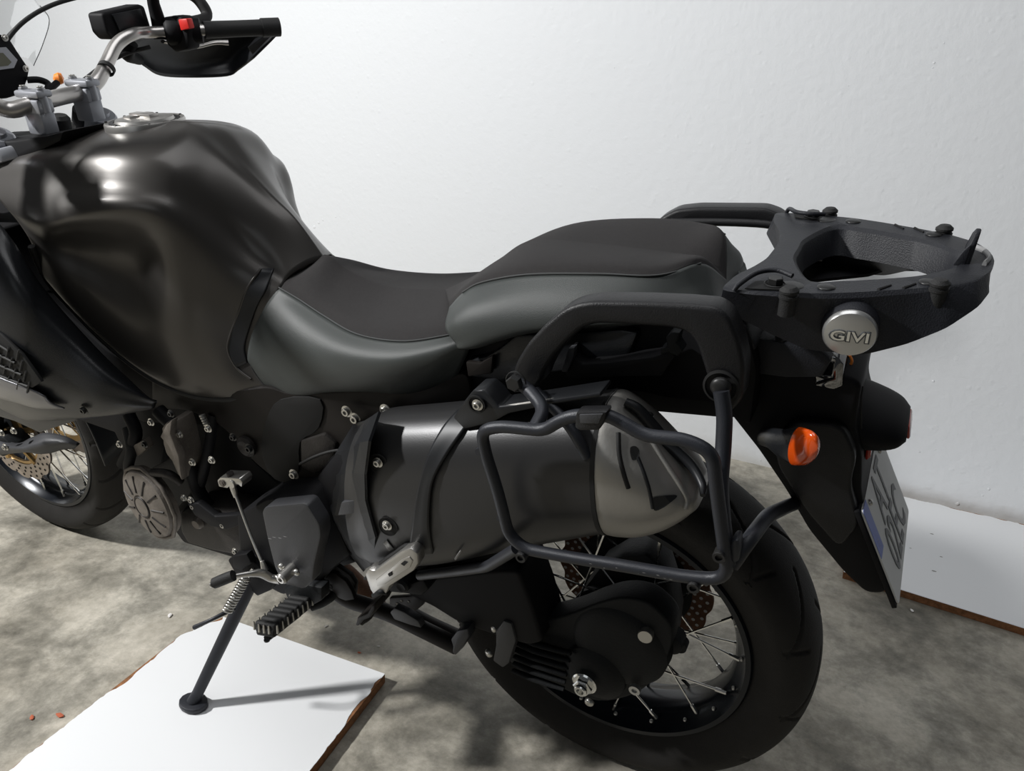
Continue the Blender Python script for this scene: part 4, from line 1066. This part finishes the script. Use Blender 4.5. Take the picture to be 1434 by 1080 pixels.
# ---- swingarm and final drive
sw = prism('swingarm', [(560, 822), (580, 812), (640, 806), (700, 800), (726, 800), (745, 850), (760, 900), (740, 905), (690, 890), (640, 872), (605, 850), (575, 836)], -.145, -.06, M['black'], B, .012, 0, 'black swingarm tube', fil=.01, seg=3)
prism('swingarm_upper', [(560, 700), (640, 770), (720, 765), (745, 800), (740, 860), (700, 830), (600, 812), (540, 800), (520, 760)], -.11, -.05, M['black'], sw, .01, 0)
fdz = V((0.012, -.05, .335))
fd = prism('final_drive', [(716, 930), (700, 895), (715, 862), (738, 872), (775, 866), (805, 858), (835, 846), (868, 838), (900, 842), (922, 856), (940, 880), (936, 915), (918, 950), (890, 972), (850, 983), (815, 978), (780, 962), (745, 950)], -.115, -.07, M['cast'], B, .014, 3, 'black shaft drive housing', seg=3)
lathe('drive_cover', S(868, 903, -.11), NY, [(.078, -.02), (.076, .004), (.068, .012), (.045, .015), (0, .016)], M['cast'], fd, 64)
lathe('axle_boss', S(833, 940, -.118), NY, [(.056, -.02), (.052, .006), (.042, .014), (.03, .02), (0, .021)], M['cast'], fd, 48)
for i in range(6):
    v = 893 + i * 10
    tube('cooling_fin', [S(724 - i * 1.2, v - 4, -.122), S(748, v + 8, -.131), S(800 - i * 2, v + 22, -.131)], [.003, .0042, .003], M['cast'], fd, 4, 8, flat=1.6)
bkt = prism('shaft_bracket', [(694, 884), (705, 870), (716, 874), (722, 898), (712, 930), (704, 936), (690, 926), (694, 905)], -.15, -.13, M['grey'], fd, .003, 0)
for u, v in ((693, 879), (686, 914)):
    bolt(S(u, v, -.14), (-.5, -1, 0), .0075, M['bolt'], fd, kind='dome')
nut = S(818, 958, -.148)
lathe('axle_washer', nut + V((0, .004, 0)), NY, [(.0205, -.02), (.0205, .004), (.018, .006), (.012, .006)], M['chrome'], fd, 32)
lathe('axle_nut', nut, NY, [(.0155, 0), (.0155, .009), (.0135, .011), (.009, .011), (.009, .004), (0, .004)], M['chrome'], fd, 6, 'bright axle nut', 20)
lathe('axle_end', nut, NY, [(.0105, .006), (.0105, .016), (.009, .0175), (.006, .0175), (.006, .009), (0, .009)], M['chrome'], fd, 24)
lathe('filler_plug', S(905, 887, -.118), (.1, -1, .1), [(.0115, -.012), (.0115, .008), (.0105, .0095), (0, .0095)], M['bolt'], fd, 32, 'silver filler plug')
lathe('drain_plug', S(889, 966, -.13), NY, [(.009, -.004), (.009, .003), (.0045, .003), (.0045, 0), (0, 0)], M['badge'], fd, 24, 'pale drain bolt')
bolt(S(826, 982, -.13), (0, -1, -.2), .008, M['bolt'], fd, kind='dome')
lathe('speed_sensor', S(940, 900, -.08), NY, [(.018, -.02), (.018, .006), (.012, .01), (0, .01)], M['cast'], fd, 24)
lathe('sensor_lug', S(952, 903, -.07), NY, [(.012, -.01), (.012, .006), (0, .006)], M['cast'], fd, 24)
# rear brake caliper and hub parts above the casting
cal = prism('upper_casting', [(812, 860), (818, 822), (838, 796), (870, 778), (905, 778), (928, 800), (938, 830), (945, 870), (940, 910), (900, 930), (840, 900)], -.03, .03, M['cast'], fd, .01, 0)
prism('casting_lug', [(800, 852), (806, 842), (820, 840), (826, 852), (806, 858)], -.05, -.02, M['cast'], fd, .004, 0)

# ---- engine
eng = prism('engine', [(225, 590), (270, 575), (330, 600), (352, 645), (390, 680), (455, 700), (480, 740), (500, 790), (470, 800), (440, 800), (400, 830), (345, 812), (330, 785), (255, 762), (225, 720), (180, 660), (178, 600)], -.10, .10, M['black'], B, .012, 0, 'dark engine block', fil=.01)
cc = S(207, 706, -.20)
sc_ = lathe('alternator_cover', cc, (-.12, -1, .05), [(.073, -.018), (.073, -.004), (.069, .004), (.05, .009), (.025, .012), (.022, .010), (.020, .013), (0, .014)], M['engine'], eng, 48, 'muddy round engine cover')
axc, a1, a2 = axis_frame((-.12, -1, .05))
for k in range(11):
    t = 2 * pi * k / 11 + .2
    d = a1 * cos(t) + a2 * sin(t)
    bm_link('cover_rib', tube_bm([cc + d * .03 + axc * .0115, cc + d * .062 + axc * .0065], .0022, 6), M['dengine'], eng, 50)
tube('cover_ring', [cc + (a1 * cos(t) + a2 * sin(t)) * .021 + axc * .0125 for t in [2 * pi * k / 16 for k in range(16)]], .0018, M['dengine'], eng, 2, 6, True)
bm_link('cover_flange', tube_bm([cc + (a1 * cos(2 * pi * k / 40) + a2 * sin(2 * pi * k / 40)) * (.075 + .003 * (k % 5 == 0)) + axc * -.004 for k in range(40)], .004, 8, None, True), M['engine'], eng, 50)
prism('pump_cover', [(226, 600), (232, 592), (240, 594), (246, 612), (256, 655), (255, 674), (248, 664), (240, 646), (232, 636), (228, 622)], -.19, -.14, M['engine'], eng, .004, 0, 'muddy pump housing')
prism('pump_cap', [(232, 596), (240, 589), (238, 608), (250, 640), (254, 674), (246, 652), (236, 625), (224, 612)], -.2, -.185, M['engine'], eng, .002, 0)
tube('coolant_pipe', [S(214, 662, -.19), S(236, 664, -.19), S(254, 676, -.18)], .008, M['dengine'], eng, 4, 12)
tube('coolant_hose', [S(178, 600, -.15), S(184, 630, -.17), S(180, 655, -.18), S(190, 670, -.17)], .010, M['rubber'], eng, 5, 12)
tube('frame_tube', [S(222, 575, -.16), S(245, 600, -.165), S(262, 640, -.165), S(285, 700, -.155), S(330, 740, -.14)], .013, M['black'], eng, 5, 14)
tube('frame_tube', [S(300, 580, -.13), S(290, 640, -.15), S(275, 690, -.155), S(250, 720, -.15)], .010, M['black'], eng, 5, 14)
tube('frame_tube', [S(180, 580, -.15), S(190, 610, -.16), S(172, 650, -.165)], .012, M['black'], eng, 5, 14)
bm = bmesh.new(); prism_bm([S(u, v, -.17) for u, v in ((186, 624), (198, 618), (204, 630), (192, 640))], (0, .02, 0), .002, 2, bm)
bm_link('hose_clip', bm, M['engine'], eng)
prism('radiator_side', [(108, 588), (160, 580), (216, 572), (232, 600), (225, 650), (196, 665), (176, 640), (160, 606)], -.12, -.07, M['black'], eng, .004, 0)
prism('crankcase', [(250, 720), (262, 712), (300, 716), (325, 722), (345, 740), (348, 770), (340, 786), (326, 778), (296, 772), (262, 762), (252, 745)], -.17, -.10, M['dengine'], eng, .008, 0, 'grey crankcase lower left', fil=.008)
prism('clutch_arm_bracket', [(262, 706), (276, 705), (300, 724), (330, 722), (352, 712), (366, 718), (352, 726), (330, 738), (318, 742), (296, 738), (272, 722)], -.19, -.175, M['black'], eng, .003, 0)
lathe('case_boss', S(278, 732, -.172), NY, [(.012, -.01), (.012, .004), (.009, .008), (0, .008)], M['engine'], eng, 24)
for u, v in ((240, 579), (212, 591), (252, 608), (203, 622), (270, 647), (297, 644), (258, 697), (271, 709), (313, 735), (350, 725), (268, 700), (330, 772), (168, 622), (327, 612), (292, 600)):
    bolt(S(u, v, -.185), NY, .005, M['bolt'] if (u + v) % 3 else M['dbolt'], eng)
lathe('frame_plug', S(346, 625, -.137), NY, [(.02, -.01), (.02, .004), (.014, .008), (.008, .004), (0, .004)], M['dengine'], eng, 32)
for i in range(5):
    lathe('wire_loom_ring', S(283 + i * 1.6, 582 + i * 3.2, -.16), (.3, -.2, -1), [(.0055, -.0015), (.0055, .0015), (.004, .0015), (.004, -.0015), (.0055, -.0015)], M['bolt'], eng, 16)
# gearbox side with the grey heel guard
gb = prism('gearbox', [(330, 722), (372, 700), (430, 696), (470, 735), (490, 780), (462, 800), (440, 825), (395, 835), (352, 812), (335, 790)], -.2, -.10, M['black'], eng, .008, 0)
hg = prism('heel_guard', [(366, 716), (372, 710), (424, 705), (430, 708), (447, 735), (449, 752), (440, 790), (437, 815), (425, 826), (395, 818), (384, 795), (374, 755)], -.262, -.235, M['grey'], B, .006, 0, 'grey plastic heel guard', fil=.008)
for i, (u, v) in enumerate(((378, 755), (384, 753), (392, 754), (399, 752))):
    p = S(u, v, -.2625); bm_link('scuff', prism_bm([p + V((-.004, 0, 0)), p + V((0, 0, .0008)), p + V((.004, 0, .001)), p + V((0, 0, -.0005))], (0, .0003, 0), 0), M['scrape'], hg, 0)
# gear linkage
gl = tube('gear_linkage', [S(329, 690, -.222), S(352, 752, -.24), S(368, 790, -.255)], .0028, M['bolt'], B, 3, 10, label='thin silver gear linkage rod')
lathe('rod_joint', S(327, 676, -.222), NY, [(.007, -.006), (.007, .006), (0, .006)], M['bolt'], gl, 20)
bm = tube_bm([S(325, 678, -.222), S(328, 688, -.222), S(330, 696, -.223)], [.006, .0052, .0036], 10); bm_link('rod_nut', bm, M['bolt'], gl, 50)
prism('selector_clamp', [(304, 673), (308, 669), (335, 670), (339, 676), (338, 683), (333, 679), (324, 679), (318, 684), (306, 682)], -.225, -.2, M['bolt'], gl, .002, 0)
lathe('selector_shaft', S(311, 677, -.226), NY, [(.0065, -.02), (.0065, .001), (.004, .001), (.004, .0025), (0, .0025)], M['engine'], gl, 20)
tube('clamp_bolt', [S(322, 662, -.218), S(324, 672, -.218)], .006, M['dengine'], gl, 1, 10)
bm = tube_bm([S(367, 786, -.255), S(371, 799, -.258)], [.0036, .006], 10); bm_link('rod_nut', bm, M['bolt'], gl, 50)
lv = tube('shift_lever', [S(331, 807, -.315), S(350, 804, -.30), S(366, 803, -.285), S(380, 810, -.275), S(392, 812, -.272)], [.0048, .0056, .0078, .0072, .008], M['silver'], B, 5, 12, flat=.7, label='silver gear shift lever')
tube('shift_peg', [S(300, 817, -.332), S(312, 812, -.325), S(327, 806, -.316)], [.0088, .0092, .009], M['rubber'], lv, 4, 14)
bolt(S(297, 819, -.334), (-.6, -.3, -.3), .0045, M['bolt'], lv, kind='dome')
lathe('lever_boss', S(394, 811, -.29), NY, [(.0095, -.05), (.0095, .0), (.007, .003), (.004, .003), (.004, 0), (0, 0)], M['silver'], lv, 24)
# bolts beside the pivot
for u, v in ((395, 793), (416, 801)): bolt(S(u, v, -.268), NY, .006, M['bolt'], hg, kind='dome')
# rider peg
pegr, pegt = S(428, 836, -.205), S(372, 880, -.312)
pd_ = (pegt - pegr)
fpg = prism('footpeg', [(396, 826), (420, 818), (450, 824), (450, 842), (432, 852), (404, 845)], -.215, -.19, M['cast'], B, .005, 0, 'black footpeg with ribbed rubber')
upv = V((-.1, 0, 1)).normalized(); pdn = pd_.normalized(); sdv = pdn.cross(upv).normalized(); upv = sdv.cross(pdn)
for i in range(7):
    t = .16 + i * .135
    c0 = pegr + pd_ * t
    bm = bmesh.new()
    rot = Matrix((pdn, sdv, upv)).transposed()
    box_bm(c0, .0115, .040, .020, rot, .004, bm)
    bm_link('peg_rubber', bm, M['rubber'], fpg, 50)
bm = bmesh.new(); box_bm(pegr + pd_ * .56 - upv * .006, pd_.length * .95, .036, .016, Matrix((pdn, sdv, upv)).transposed(), .004, bm)
bm_link('peg_body', bm, M['rubber'], fpg, 50)
bm = tube_bm([pegr + pd_ * .2 - upv * .02, pegt - upv * .018], .006, 8)
bm_link('peg_underside', bm, M['cast'], fpg, 50)
for i in range(8):
    for s in (-1, 1):
        p = pegr + pd_ * (.12 + i * .125) + sdv * (.0225 * s)
        bm = tube_bm([p - upv * .006, p + upv * .008], [.0022, .0014], 6)
        bm_link('peg_cleat', bm, M['bolt'], fpg, 50)
for a_ in (-.6, 0, .6):
    p = pegt + pdn * .004 + sdv * (.016 * a_)
    bm_link('peg_cleat', tube_bm([p - upv * .006, p + upv * .008], [.0022, .0014], 6), M['bolt'], fpg, 50)
bolt(pegt - upv * .02, -upv, .005, M['dbolt'], fpg, kind='dome')
tube('peg_spring_bracket', [S(436, 850, -.2), S(450, 845, -.19), S(462, 838, -.18), S(470, 830, -.17)], .008, M['cast'], fpg, 4, 10)

# ---- passenger peg, folded up
pfb = prism('passenger_peg', [(510, 804), (516, 797), (524, 800), (562, 772), (575, 768), (584, 776), (585, 790), (579, 800), (545, 822), (540, 833), (523, 834), (518, 826)], -.28, -.26, M['silver'], B, .003, 0, 'folded silver passenger footpeg')
prism('peg_inner', [(526, 812), (562, 784), (573, 780), (578, 786), (574, 795), (540, 818), (528, 822)], -.2815, -.279, M['silver'], pfb, .001, 0)
prism('peg_slot', [(561, 790), (566, 786), (571, 788), (566, 793)], -.2828, -.2815, M['deep'], pfb, 0, 0)
prism('peg_slot', [(543, 804), (548, 801), (549, 806), (545, 808)], -.2828, -.2815, M['deep'], pfb, 0, 0)
tube('peg_rubber_end', [S(566, 777, -.262), S(578, 771, -.262)], .011, M['rubber'], pfb, 1, 16)
prism('peg_rubber', [(522, 796), (562, 766), (572, 764), (570, 772), (530, 800), (526, 806), (512, 814), (507, 812)], -.268, -.25, M['rubber'], pfb, .003, 0)
tube('peg_hinge', [S(524, 834, -.275), S(533, 829, -.28), S(541, 829, -.275)], .0045, M['cast'], pfb, 3, 10)
prism('peg_hanger', [(540, 800), (560, 812), (575, 818), (592, 812), (600, 826), (590, 835), (566, 832), (545, 830)], -.185, -.15, M['black'], pfb, .004, 0)
lathe('hanger_boss', S(563, 821, -.19), NY, [(.012, -.02), (.012, .0), (.008, .004), (.004, .002), (0, .002)], M['cast'], pfb, 24)

# ---- side stand
top, foot = S(352, 815, -.205), S(271, 983, -.337)
ss = bm_link('side_stand', tube_bm([top, top.lerp(foot, .3), foot + (top - foot) * .05], [.013, .0125, .0105], 20), M['tube'], B, 50, 'black side stand leg')
fwd = (foot - top).normalized()
# foot plate lies flat on the board: its normal is the world's up, seen in the leaning frame
wup = V((0, _s, _c)); wx = V((1, 0, 0)); wy = V((0, _c, -_s))
fc = foot
hb = _tobike(V((0, 0, 0)))
wf = V((fc.x, fc.y * _c - fc.z * _s, fc.z * _c + fc.y * _s))
dz_ = wf.z - .0228
fc = fc - wup * (dz_)
fo = []
for a in range(14):
    t = 2 * pi * a / 14
    fo.append(fc + wx * (.029 * cos(t)) + wy * (.023 * sin(t)))
bm_link('stand_foot', prism_bm(fo, wup * .011, .003), M['tube'], ss, 38, 'rounded foot plate')
bm = tube_bm([fc + wup * .008, foot.lerp(top, .1)], [.013, .010], 12); bm_link('foot_socket', bm, M['tube'], ss, 50)
tube('stand_prong', [S(272, 879, -.305), S(296, 868, -.29), S(318, 857, -.265), S(326, 853, -.25)], [.0045, .0035, .0045, .006], M['tube'], ss, 3, 10)
sp0, sp1 = S(345, 808, -.225), S(318, 856, -.27)
hx_ = []
axs, h1, h2 = axis_frame(sp1 - sp0); Ls = (sp1 - sp0).length; NT = 13
for i in range(NT * 10 + 1):
    t = i / (NT * 10); a = 2 * pi * NT * t
    hx_.append(sp0 + axs * (Ls * t) + (h1 * cos(a) + h2 * sin(a)) * .0082)
bm_link('stand_spring', tube_bm(hx_, .0019, 6), M['bolt'], ss, 60, 'steel coil spring')
tube('spring_hook', [S(354, 796, -.22), S(349, 803, -.222), S(346, 810, -.225)], .0022, M['bolt'], ss, 3, 8)
prism('stand_pivot', [(318, 785), (330, 778), (352, 785), (368, 800), (384, 815), (378, 828), (360, 836), (345, 822), (330, 806)], -.215, -.18, M['black'], ss, .004, 0)
prism('stand_switch', [(325, 780), (345, 776), (352, 790), (338, 800), (326, 795)], -.225, -.21, M['black'], ss, .003, 0)

# ---- centre stand, folded up
cs = tube('centre_stand', fillet([S(448, 806, -.145), S(480, 838, -.145), S(545, 858, -.14), S(585, 878, -.14), S(640, 905, -.14)], .03, False, 5), .015, M['frame'], B, 1, 16, label='black folded centre stand')
prism('stand_plate', [(438, 794), (448, 800), (470, 804), (484, 815), (492, 828), (496, 840), (484, 842), (474, 838), (462, 826), (448, 818), (440, 806)], -.175, -.165, M['frame'], cs, .002, 0)
for u, v, r_ in ((456, 818, .0045), (463, 822, .0045), (475, 818, .0)):
    if r_: lathe('plate_hole', S(u, v, -.1755), NY, [(0, 0), (r_, 0), (r_, .0006)], M['deep'], cs, 12)
prism('stand_plate', [(450, 780), (470, 792), (490, 806), (498, 818), (496, 838), (488, 840), (470, 826), (466, 812), (486, 822), (486, 816), (462, 802), (440, 790)], -.13, -.12, M['frame'], cs, .002, 0)
for u, v in ((467, 806), (476, 810)): lathe('plate_hole', S(u, v, -.1305), NY, [(0, 0), (.0045, 0), (.0045, .0006)], M['speck'], cs, 12)
prism('stand_tang', [(497, 876), (500, 866), (514, 860), (520, 850), (524, 847), (524, 855), (518, 866), (508, 870), (501, 878)], -.20, -.14, M['frame'], cs, .003, 0)
tube('stand_tang_arm', [S(505, 871, -.19), S(516, 862, -.18), S(522, 852, -.16)], [.007, .008, .006], M['frame'], cs, 4, 12)
prism('cross_plate', [(545, 838), (572, 836), (600, 828), (592, 848), (575, 862), (580, 874), (560, 866), (546, 852)], -.10, -.09, M['frame'], cs, .002, 0)
for u, v in ((556, 846), (562, 842), (568, 852), (555, 856), (572, 843), (560, 852)): lathe('plate_hole', S(u, v, -.1005), NY, [(0, 0), (.003, 0), (.003, .0006)], M['speck'], cs, 10)
prism('stand_bridge', [(546, 858), (552, 852), (566, 858), (585, 870), (590, 880), (575, 876), (552, 868)], -.165, -.15, M['grey'], cs, .002, 0)
tube('centre_stand_leg', fillet([S(560, 850, .02), S(600, 872, .02), S(648, 894, .02)], .02, False, 4), .014, M['frame'], cs, 1, 14)
prism('stand_shoe', [(631, 896), (640, 884), (655, 881), (656, 893), (648, 908), (637, 919), (633, 914), (634, 906)], -.165, -.13, M['tube'], cs, .003, 0)

# ---- handlebar and controls
hb_pts = [S(-150, 150, -.24) if False else V((-1.10, -.25, 1.176)), V((-1.10, -.16, 1.16)), S(4, 152, -.10), S(50, 144, -.055), S(84, 136, 0), S(118, 127, .055), S(137, 112, .09), S(150, 88, .13), S(164, 62, .165), S(186, 48, .2), S(215, 45, .25), S(285, 42, .32), S(388, 38, .44)]
hb_pts = [V((-.956, -.44, 1.169)), V((-1.037, -.32, 1.175)), V((-1.1, -.25, 1.176)), V((-1.102, -.2, 1.172)), V((-1.098, -.155, 1.15))] + hb_pts[2:]
hbar = tube('handlebar', hb_pts, [.011, .011, .011, .0115, .012, .0135, .014, .014, .014, .0135, .0125, .0122, .0115, .011, .011, .011], M['bar'], B, 8, 20, label='satin silver handlebar')
tubeb = bm_link('cable_tie', lathe_bm(S(149, 96, .117), (S(158, 78, .145) - S(141, 108, .095)), [(.0125, -.004), (.0155, -.004), (.0155, .004), (.0125, .004)], 24), M['rubber'], hbar, 50)
def grip(s):
    def q(p): return V((p.x, p.y if s > 0 else -p.y, p.z))
    ge, gs = S(388, 38, .44), S(286, 42, .32)
    tube('grip', [q(gs), q(gs.lerp(ge, .5)), q(ge)], [.0165, .016, .0165], M['rubber'], hbar, 6, 20)
    bm = tube_bm([q(gs.lerp(ge, .78)), q(gs.lerp(ge, 1.03))], [.0185, .0185], 20); bm_link('bar_end', bm, M['rubber'], hbar, 50)
    sw0, sw1 = S(232, 44, .27), S(262, 43, .30)
    bm = tube_bm([q(sw0.lerp(sw1, t)) for t in (-.05, .1, .5, .9, 1.05)], [.018, .026, .028, .026, .018], 16); bm_link('switch_housing', bm, M['black'], hbar, 50)
    if s > 0:
        prism('kill_switch', [(249, 27), (261, 26), (265, 40), (253, 43)], .27, .285, M['red'], hbar, .002, 0, 'red engine kill switch')
        prism('switch_housing', [(232, 24), (240, 22), (253, 23), (262, 44), (263, 70), (245, 74), (232, 62)], .275, .31, M['black'], hbar, .006, 0)
    else:
        bm = box_bm(V((-1.07, -.30, 1.205)), .03, .05, .02, None, .005); bm_link('switch_housing', bm, M['black'], hbar)
    tube('throttle_drum', [q(S(268, 44, .305)), q(S(282, 43, .318))], [.026, .024], M['black'], hbar, 1, 20)
    # lever
    l0, l1, l2, l3 = X(228, 58, -1.11), X(270, 66, -1.11), X(300, 60, -1.09), X(320, 60, -1.07)
    tube('brake_lever' if s > 0 else 'clutch_lever', [q(l0), q(l1), q(l2), q(l3)], [.006, .006, .007, .009], M['bar'], hbar, 5, 12, flat=.6)
    # reservoir
    rp = [(143, 18), (196, 6), (203, 8), (213, 40), (200, 50), (160, 56), (150, 45)]
    P = [q(X(u, v, -1.12)) for u, v in rp]
    bm_link('fluid_reservoir', prism_bm(P, (-.045, 0, 0), .006, 3), M['black'], hbar, 38)
    bm_link('reservoir_lid', prism_bm([q(X(u, v, -1.118)) for u, v in ((156, 20), (196, 12), (203, 38), (168, 46))], (.003, 0, 0), .001), M['panel'], hbar, 38)
    bm = tube_bm([q(X(225, 55, -1.10)), q(X(222, 30, -1.10)), q(X(215, 5, -1.09)), q(X(206, -60, -1.07)), q(X(200, -120, -1.05))], [.013, .014, .0115, .0105, .0105], 12)
    bm_link('mirror_stem', bm, M['black'], hbar, 50)
    mc = q(X(200, -120, -1.05)) + V((-.01, s * .02, .03))
    mo = [mc + V((0, .075 * math.copysign(abs(cos(t)) ** .7, cos(t)), .045 * math.copysign(abs(sin(t)) ** .7, sin(t)))) for t in [2 * pi * k / 24 for k in range(24)]]
    bm_link('mirror', prism_bm(mo, (-.03, 0, 0), .008, 3), M['black'], hbar, 38)
    bm_link('mirror_glass', prism_bm([mc + (p - mc) * .9 + V((.0004, 0, 0)) for p in mo], (.001, 0, 0), 0), M['chrome'], hbar, 38)
    # hand guard: curved shell ahead of the lever
    rows = []
    for (a, b, c_) in (([(186, 50), (212, 47), (262, 46), (325, 46), (372, 43), (389, 41)], (-1.13, -1.15, -1.155, -1.12, -1.05, -.985), 0),
                       ([(178, 66), (205, 66), (262, 72), (325, 66), (372, 56), (388, 46)], (-1.15, -1.17, -1.175, -1.14, -1.06, -.99), 0),
                       ([(188, 82), (214, 88), (264, 92), (322, 86), (358, 72), (386, 52)], (-1.16, -1.18, -1.19, -1.155, -1.07, -.99), 0),
                       ([(200, 92), (224, 106), (265, 109), (318, 107), (335, 98), (356, 82)], (-1.16, -1.18, -1.185, -1.15, -1.12, -1.05), 0)):
        rows.append([q(X(u, v, xx)) for (u, v), xx in zip(a, b)])
    surf('hand_guard', rows, M['panel'], hbar, False, 5, 4, .004)
    if s > 0:
        bm_link('guard_vent', prism_bm([X(358, 54, -1.035), X(376, 45, -1.0), X(386, 44, -.985), X(378, 52, -1.0), X(354, 76, -1.05), X(348, 66, -1.05)], (-.002, 0, 0), 0), M['grey'], hbar, 0, 'grey inner patch of the hand guard')
    tube('guard_mount', [q(X(185, 60, -1.12)), q(X(178, 75, -1.14)), q(X(195, 84, -1.16))], [.012, .014, .01], M['black'], hbar, 4, 12)
    # cables
    tube('cable', [q(X(252, 34, -1.09)), q(X(288, 25, -1.09)), q(X(282, 5, -1.10)), q(X(262, -10, -1.12)), q(X(220, -16, -1.16)), q(X(170, -10, -1.22))], .0115, M['rubber'], hbar, 6, 12)
grip(1); grip(-1)
tube('cable', [S(118, 112, .07), S(150, 88, .15), S(180, 74, .2), S(210, 66, .24)], .0042, M['rubber'], hbar, 5, 10)
tube('cable', [V((-1.30, -.10, 1.02)), X(-12, 92, -1.24), X(6, 62, -1.23), X(30, 33, -1.22), X(66, 10, -1.21), X(110, -4, -1.2), X(160, -12, -1.18)], .0042, M['rubber'], hbar, 6, 10)
tube('cable', [V((-1.28, -.09, 1.03)), X(-10, 84, -1.25), X(10, 52, -1.24), X(38, 27, -1.23), X(78, 6, -1.22), X(120, -8, -1.21), X(168, -16, -1.18)], .003, M['panel'], hbar, 6, 10)
# clamps and risers
def clamp(cu, cv, y):
    c0 = S(cu, cv, y)
    bm = bmesh.new()
    box_bm(c0 + V((0, 0, .014)), .062, .03, .012, None, .004, bm)
    box_bm(c0 + V((0, 0, -.006)), .05, .03, .024, None, .004, bm)
    box_bm(c0 + V((.0, 0, -.03)), .046, .028, .045, None, .004, bm)
    bm_link('bar_clamp', bm, M['clamp'], hbar)
    for dx in (-.023, .023):
        lathe('clamp_post', c0 + V((dx, 0, -.016)), (0, 0, 1), [(0, 0), (.0075, 0), (.0075, .036), (.0065, .04), (0, .04)], M['clamp'], hbar, 20)
        bolt(c0 + V((dx, 0, .022)), (0, 0, 1), .005, M['bolt'], hbar)
clamp(50, 143, -.055); clamp(118, 127, .055)
prism('head_cowl', [(-60, 200), (20, 197), (66, 190), (88, 184), (84, 198), (60, 210), (20, 232), (-60, 262)], -.11, .0, M['black'], hbar, .004, 0)
tc = bm_link('triple_clamp', prism_bm([V((-1.165, -.135, 1.010)), V((-1.10, -.13, 1.025)), V((-1.06, -.085, 1.035)), V((-1.04, -.03, 1.038)), V((-1.04, .03, 1.038)), V((-1.06, .085, 1.035)), V((-1.10, .13, 1.025)), V((-1.165, .135, 1.010)), V((-1.20, .06, 1.000)), V((-1.2, -.06, 1.000))], (.008, 0, -.022), .005), M['clamp'], B, 38, 'silver upper triple clamp')
for s in (-1, 1):
    lathe('fork_cap', V((-1.13, s * .105, 1.03)), AXF, [(.028, -.03), (.028, .012), (.024, .016), (.015, .016), (.013, .022), (0, .022)], M['clamp'], tc, 32)
lathe('steering_nut', V((-1.10, 0, 1.035)), AXF, [(.022, -.01), (.022, .012), (.012, .014), (0, .014)], M['bolt'], tc, 6)
lathe('fork_adjuster', V((-1.13, -.105, 1.05)), AXF, [(.007, 0), (.007, .016), (0, .016)], M['red'], tc, 16, 'red fork adjuster')
lathe('ignition_cap', S(85, 172, -.01), (.2, 0, 1), [(.017, -.03), (.017, .008), (.012, .014), (0, .014)], M['rubber'], tc, 20)
# instruments, screen, far indicator
dash = bm_link('instrument_cluster', prism_bm([X(u, v, -1.20) for u, v in ((-60, 50), (0, 47), (14, 53), (26, 72), (43, 97), (40, 112), (32, 132), (12, 138), (-60, 145))], (-.05, 0, 0), .006), M['black'], B, 38, 'black instrument cluster')
bm_link('display_frame', prism_bm([X(u, v, -1.1985) for u, v in ((-60, 70), (8, 66), (24, 84), (19, 95), (-60, 106))], (.0012, 0, 0), 0), M['clamp'], dash, 0)
bm_link('display', prism_bm([X(u, v, -1.1972) for u, v in ((-60, 76), (4, 74), (16, 87), (11, 92), (-60, 100))], (.0008, 0, 0), 0), M['lcd'], dash, 0)
for u, v in ((36, 96), (7, 53)): bolt(X(u, v, -1.198), (1, 0, 0), .004, M['bolt'], dash)
tube('cluster_bracket', [X(38, 112, -1.2), X(55, 112, -1.19), X(68, 118, -1.18), X(66, 128, -1.16), X(80, 116, -1.17)], .006, M['black'], dash, 5, 10)
wsr = []
for (uv, xs) in (([(-200, -120), (-100, -100), (0, -60), (38, -15), (56, 8)], -1.36), ([(-200, -20), (-100, -10), (0, 0), (48, 12), (69, 28)], -1.345), ([(-200, 50), (-100, 50), (0, 42), (46, 44), (60, 62)], -1.33), ([(-200, 110), (-100, 100), (0, 85), (34, 80), (47, 92)], -1.32)):
    wsr.append([X(u, v, xs + .02 * max(0, i - 2)) for i, (u, v) in enumerate(uv)])
surf('windscreen', wsr, M['screen'], B, False, 5, 5, 0, label='clear windscreen')
tube('screen_edge', [r[-1] for r in wsr][::-1] , .0008, M['grey'], bpy.data.objects['windscreen'], 5, 6)
lathe('far_indicator', X(83, 110, -1.34), (.6, .8, 0), [(.0, -.012), (.009, -.008), (.012, 0), (.010, .006), (0, .009)], M['orange'], dash, 24, 'orange indicator beyond the bar clamps')
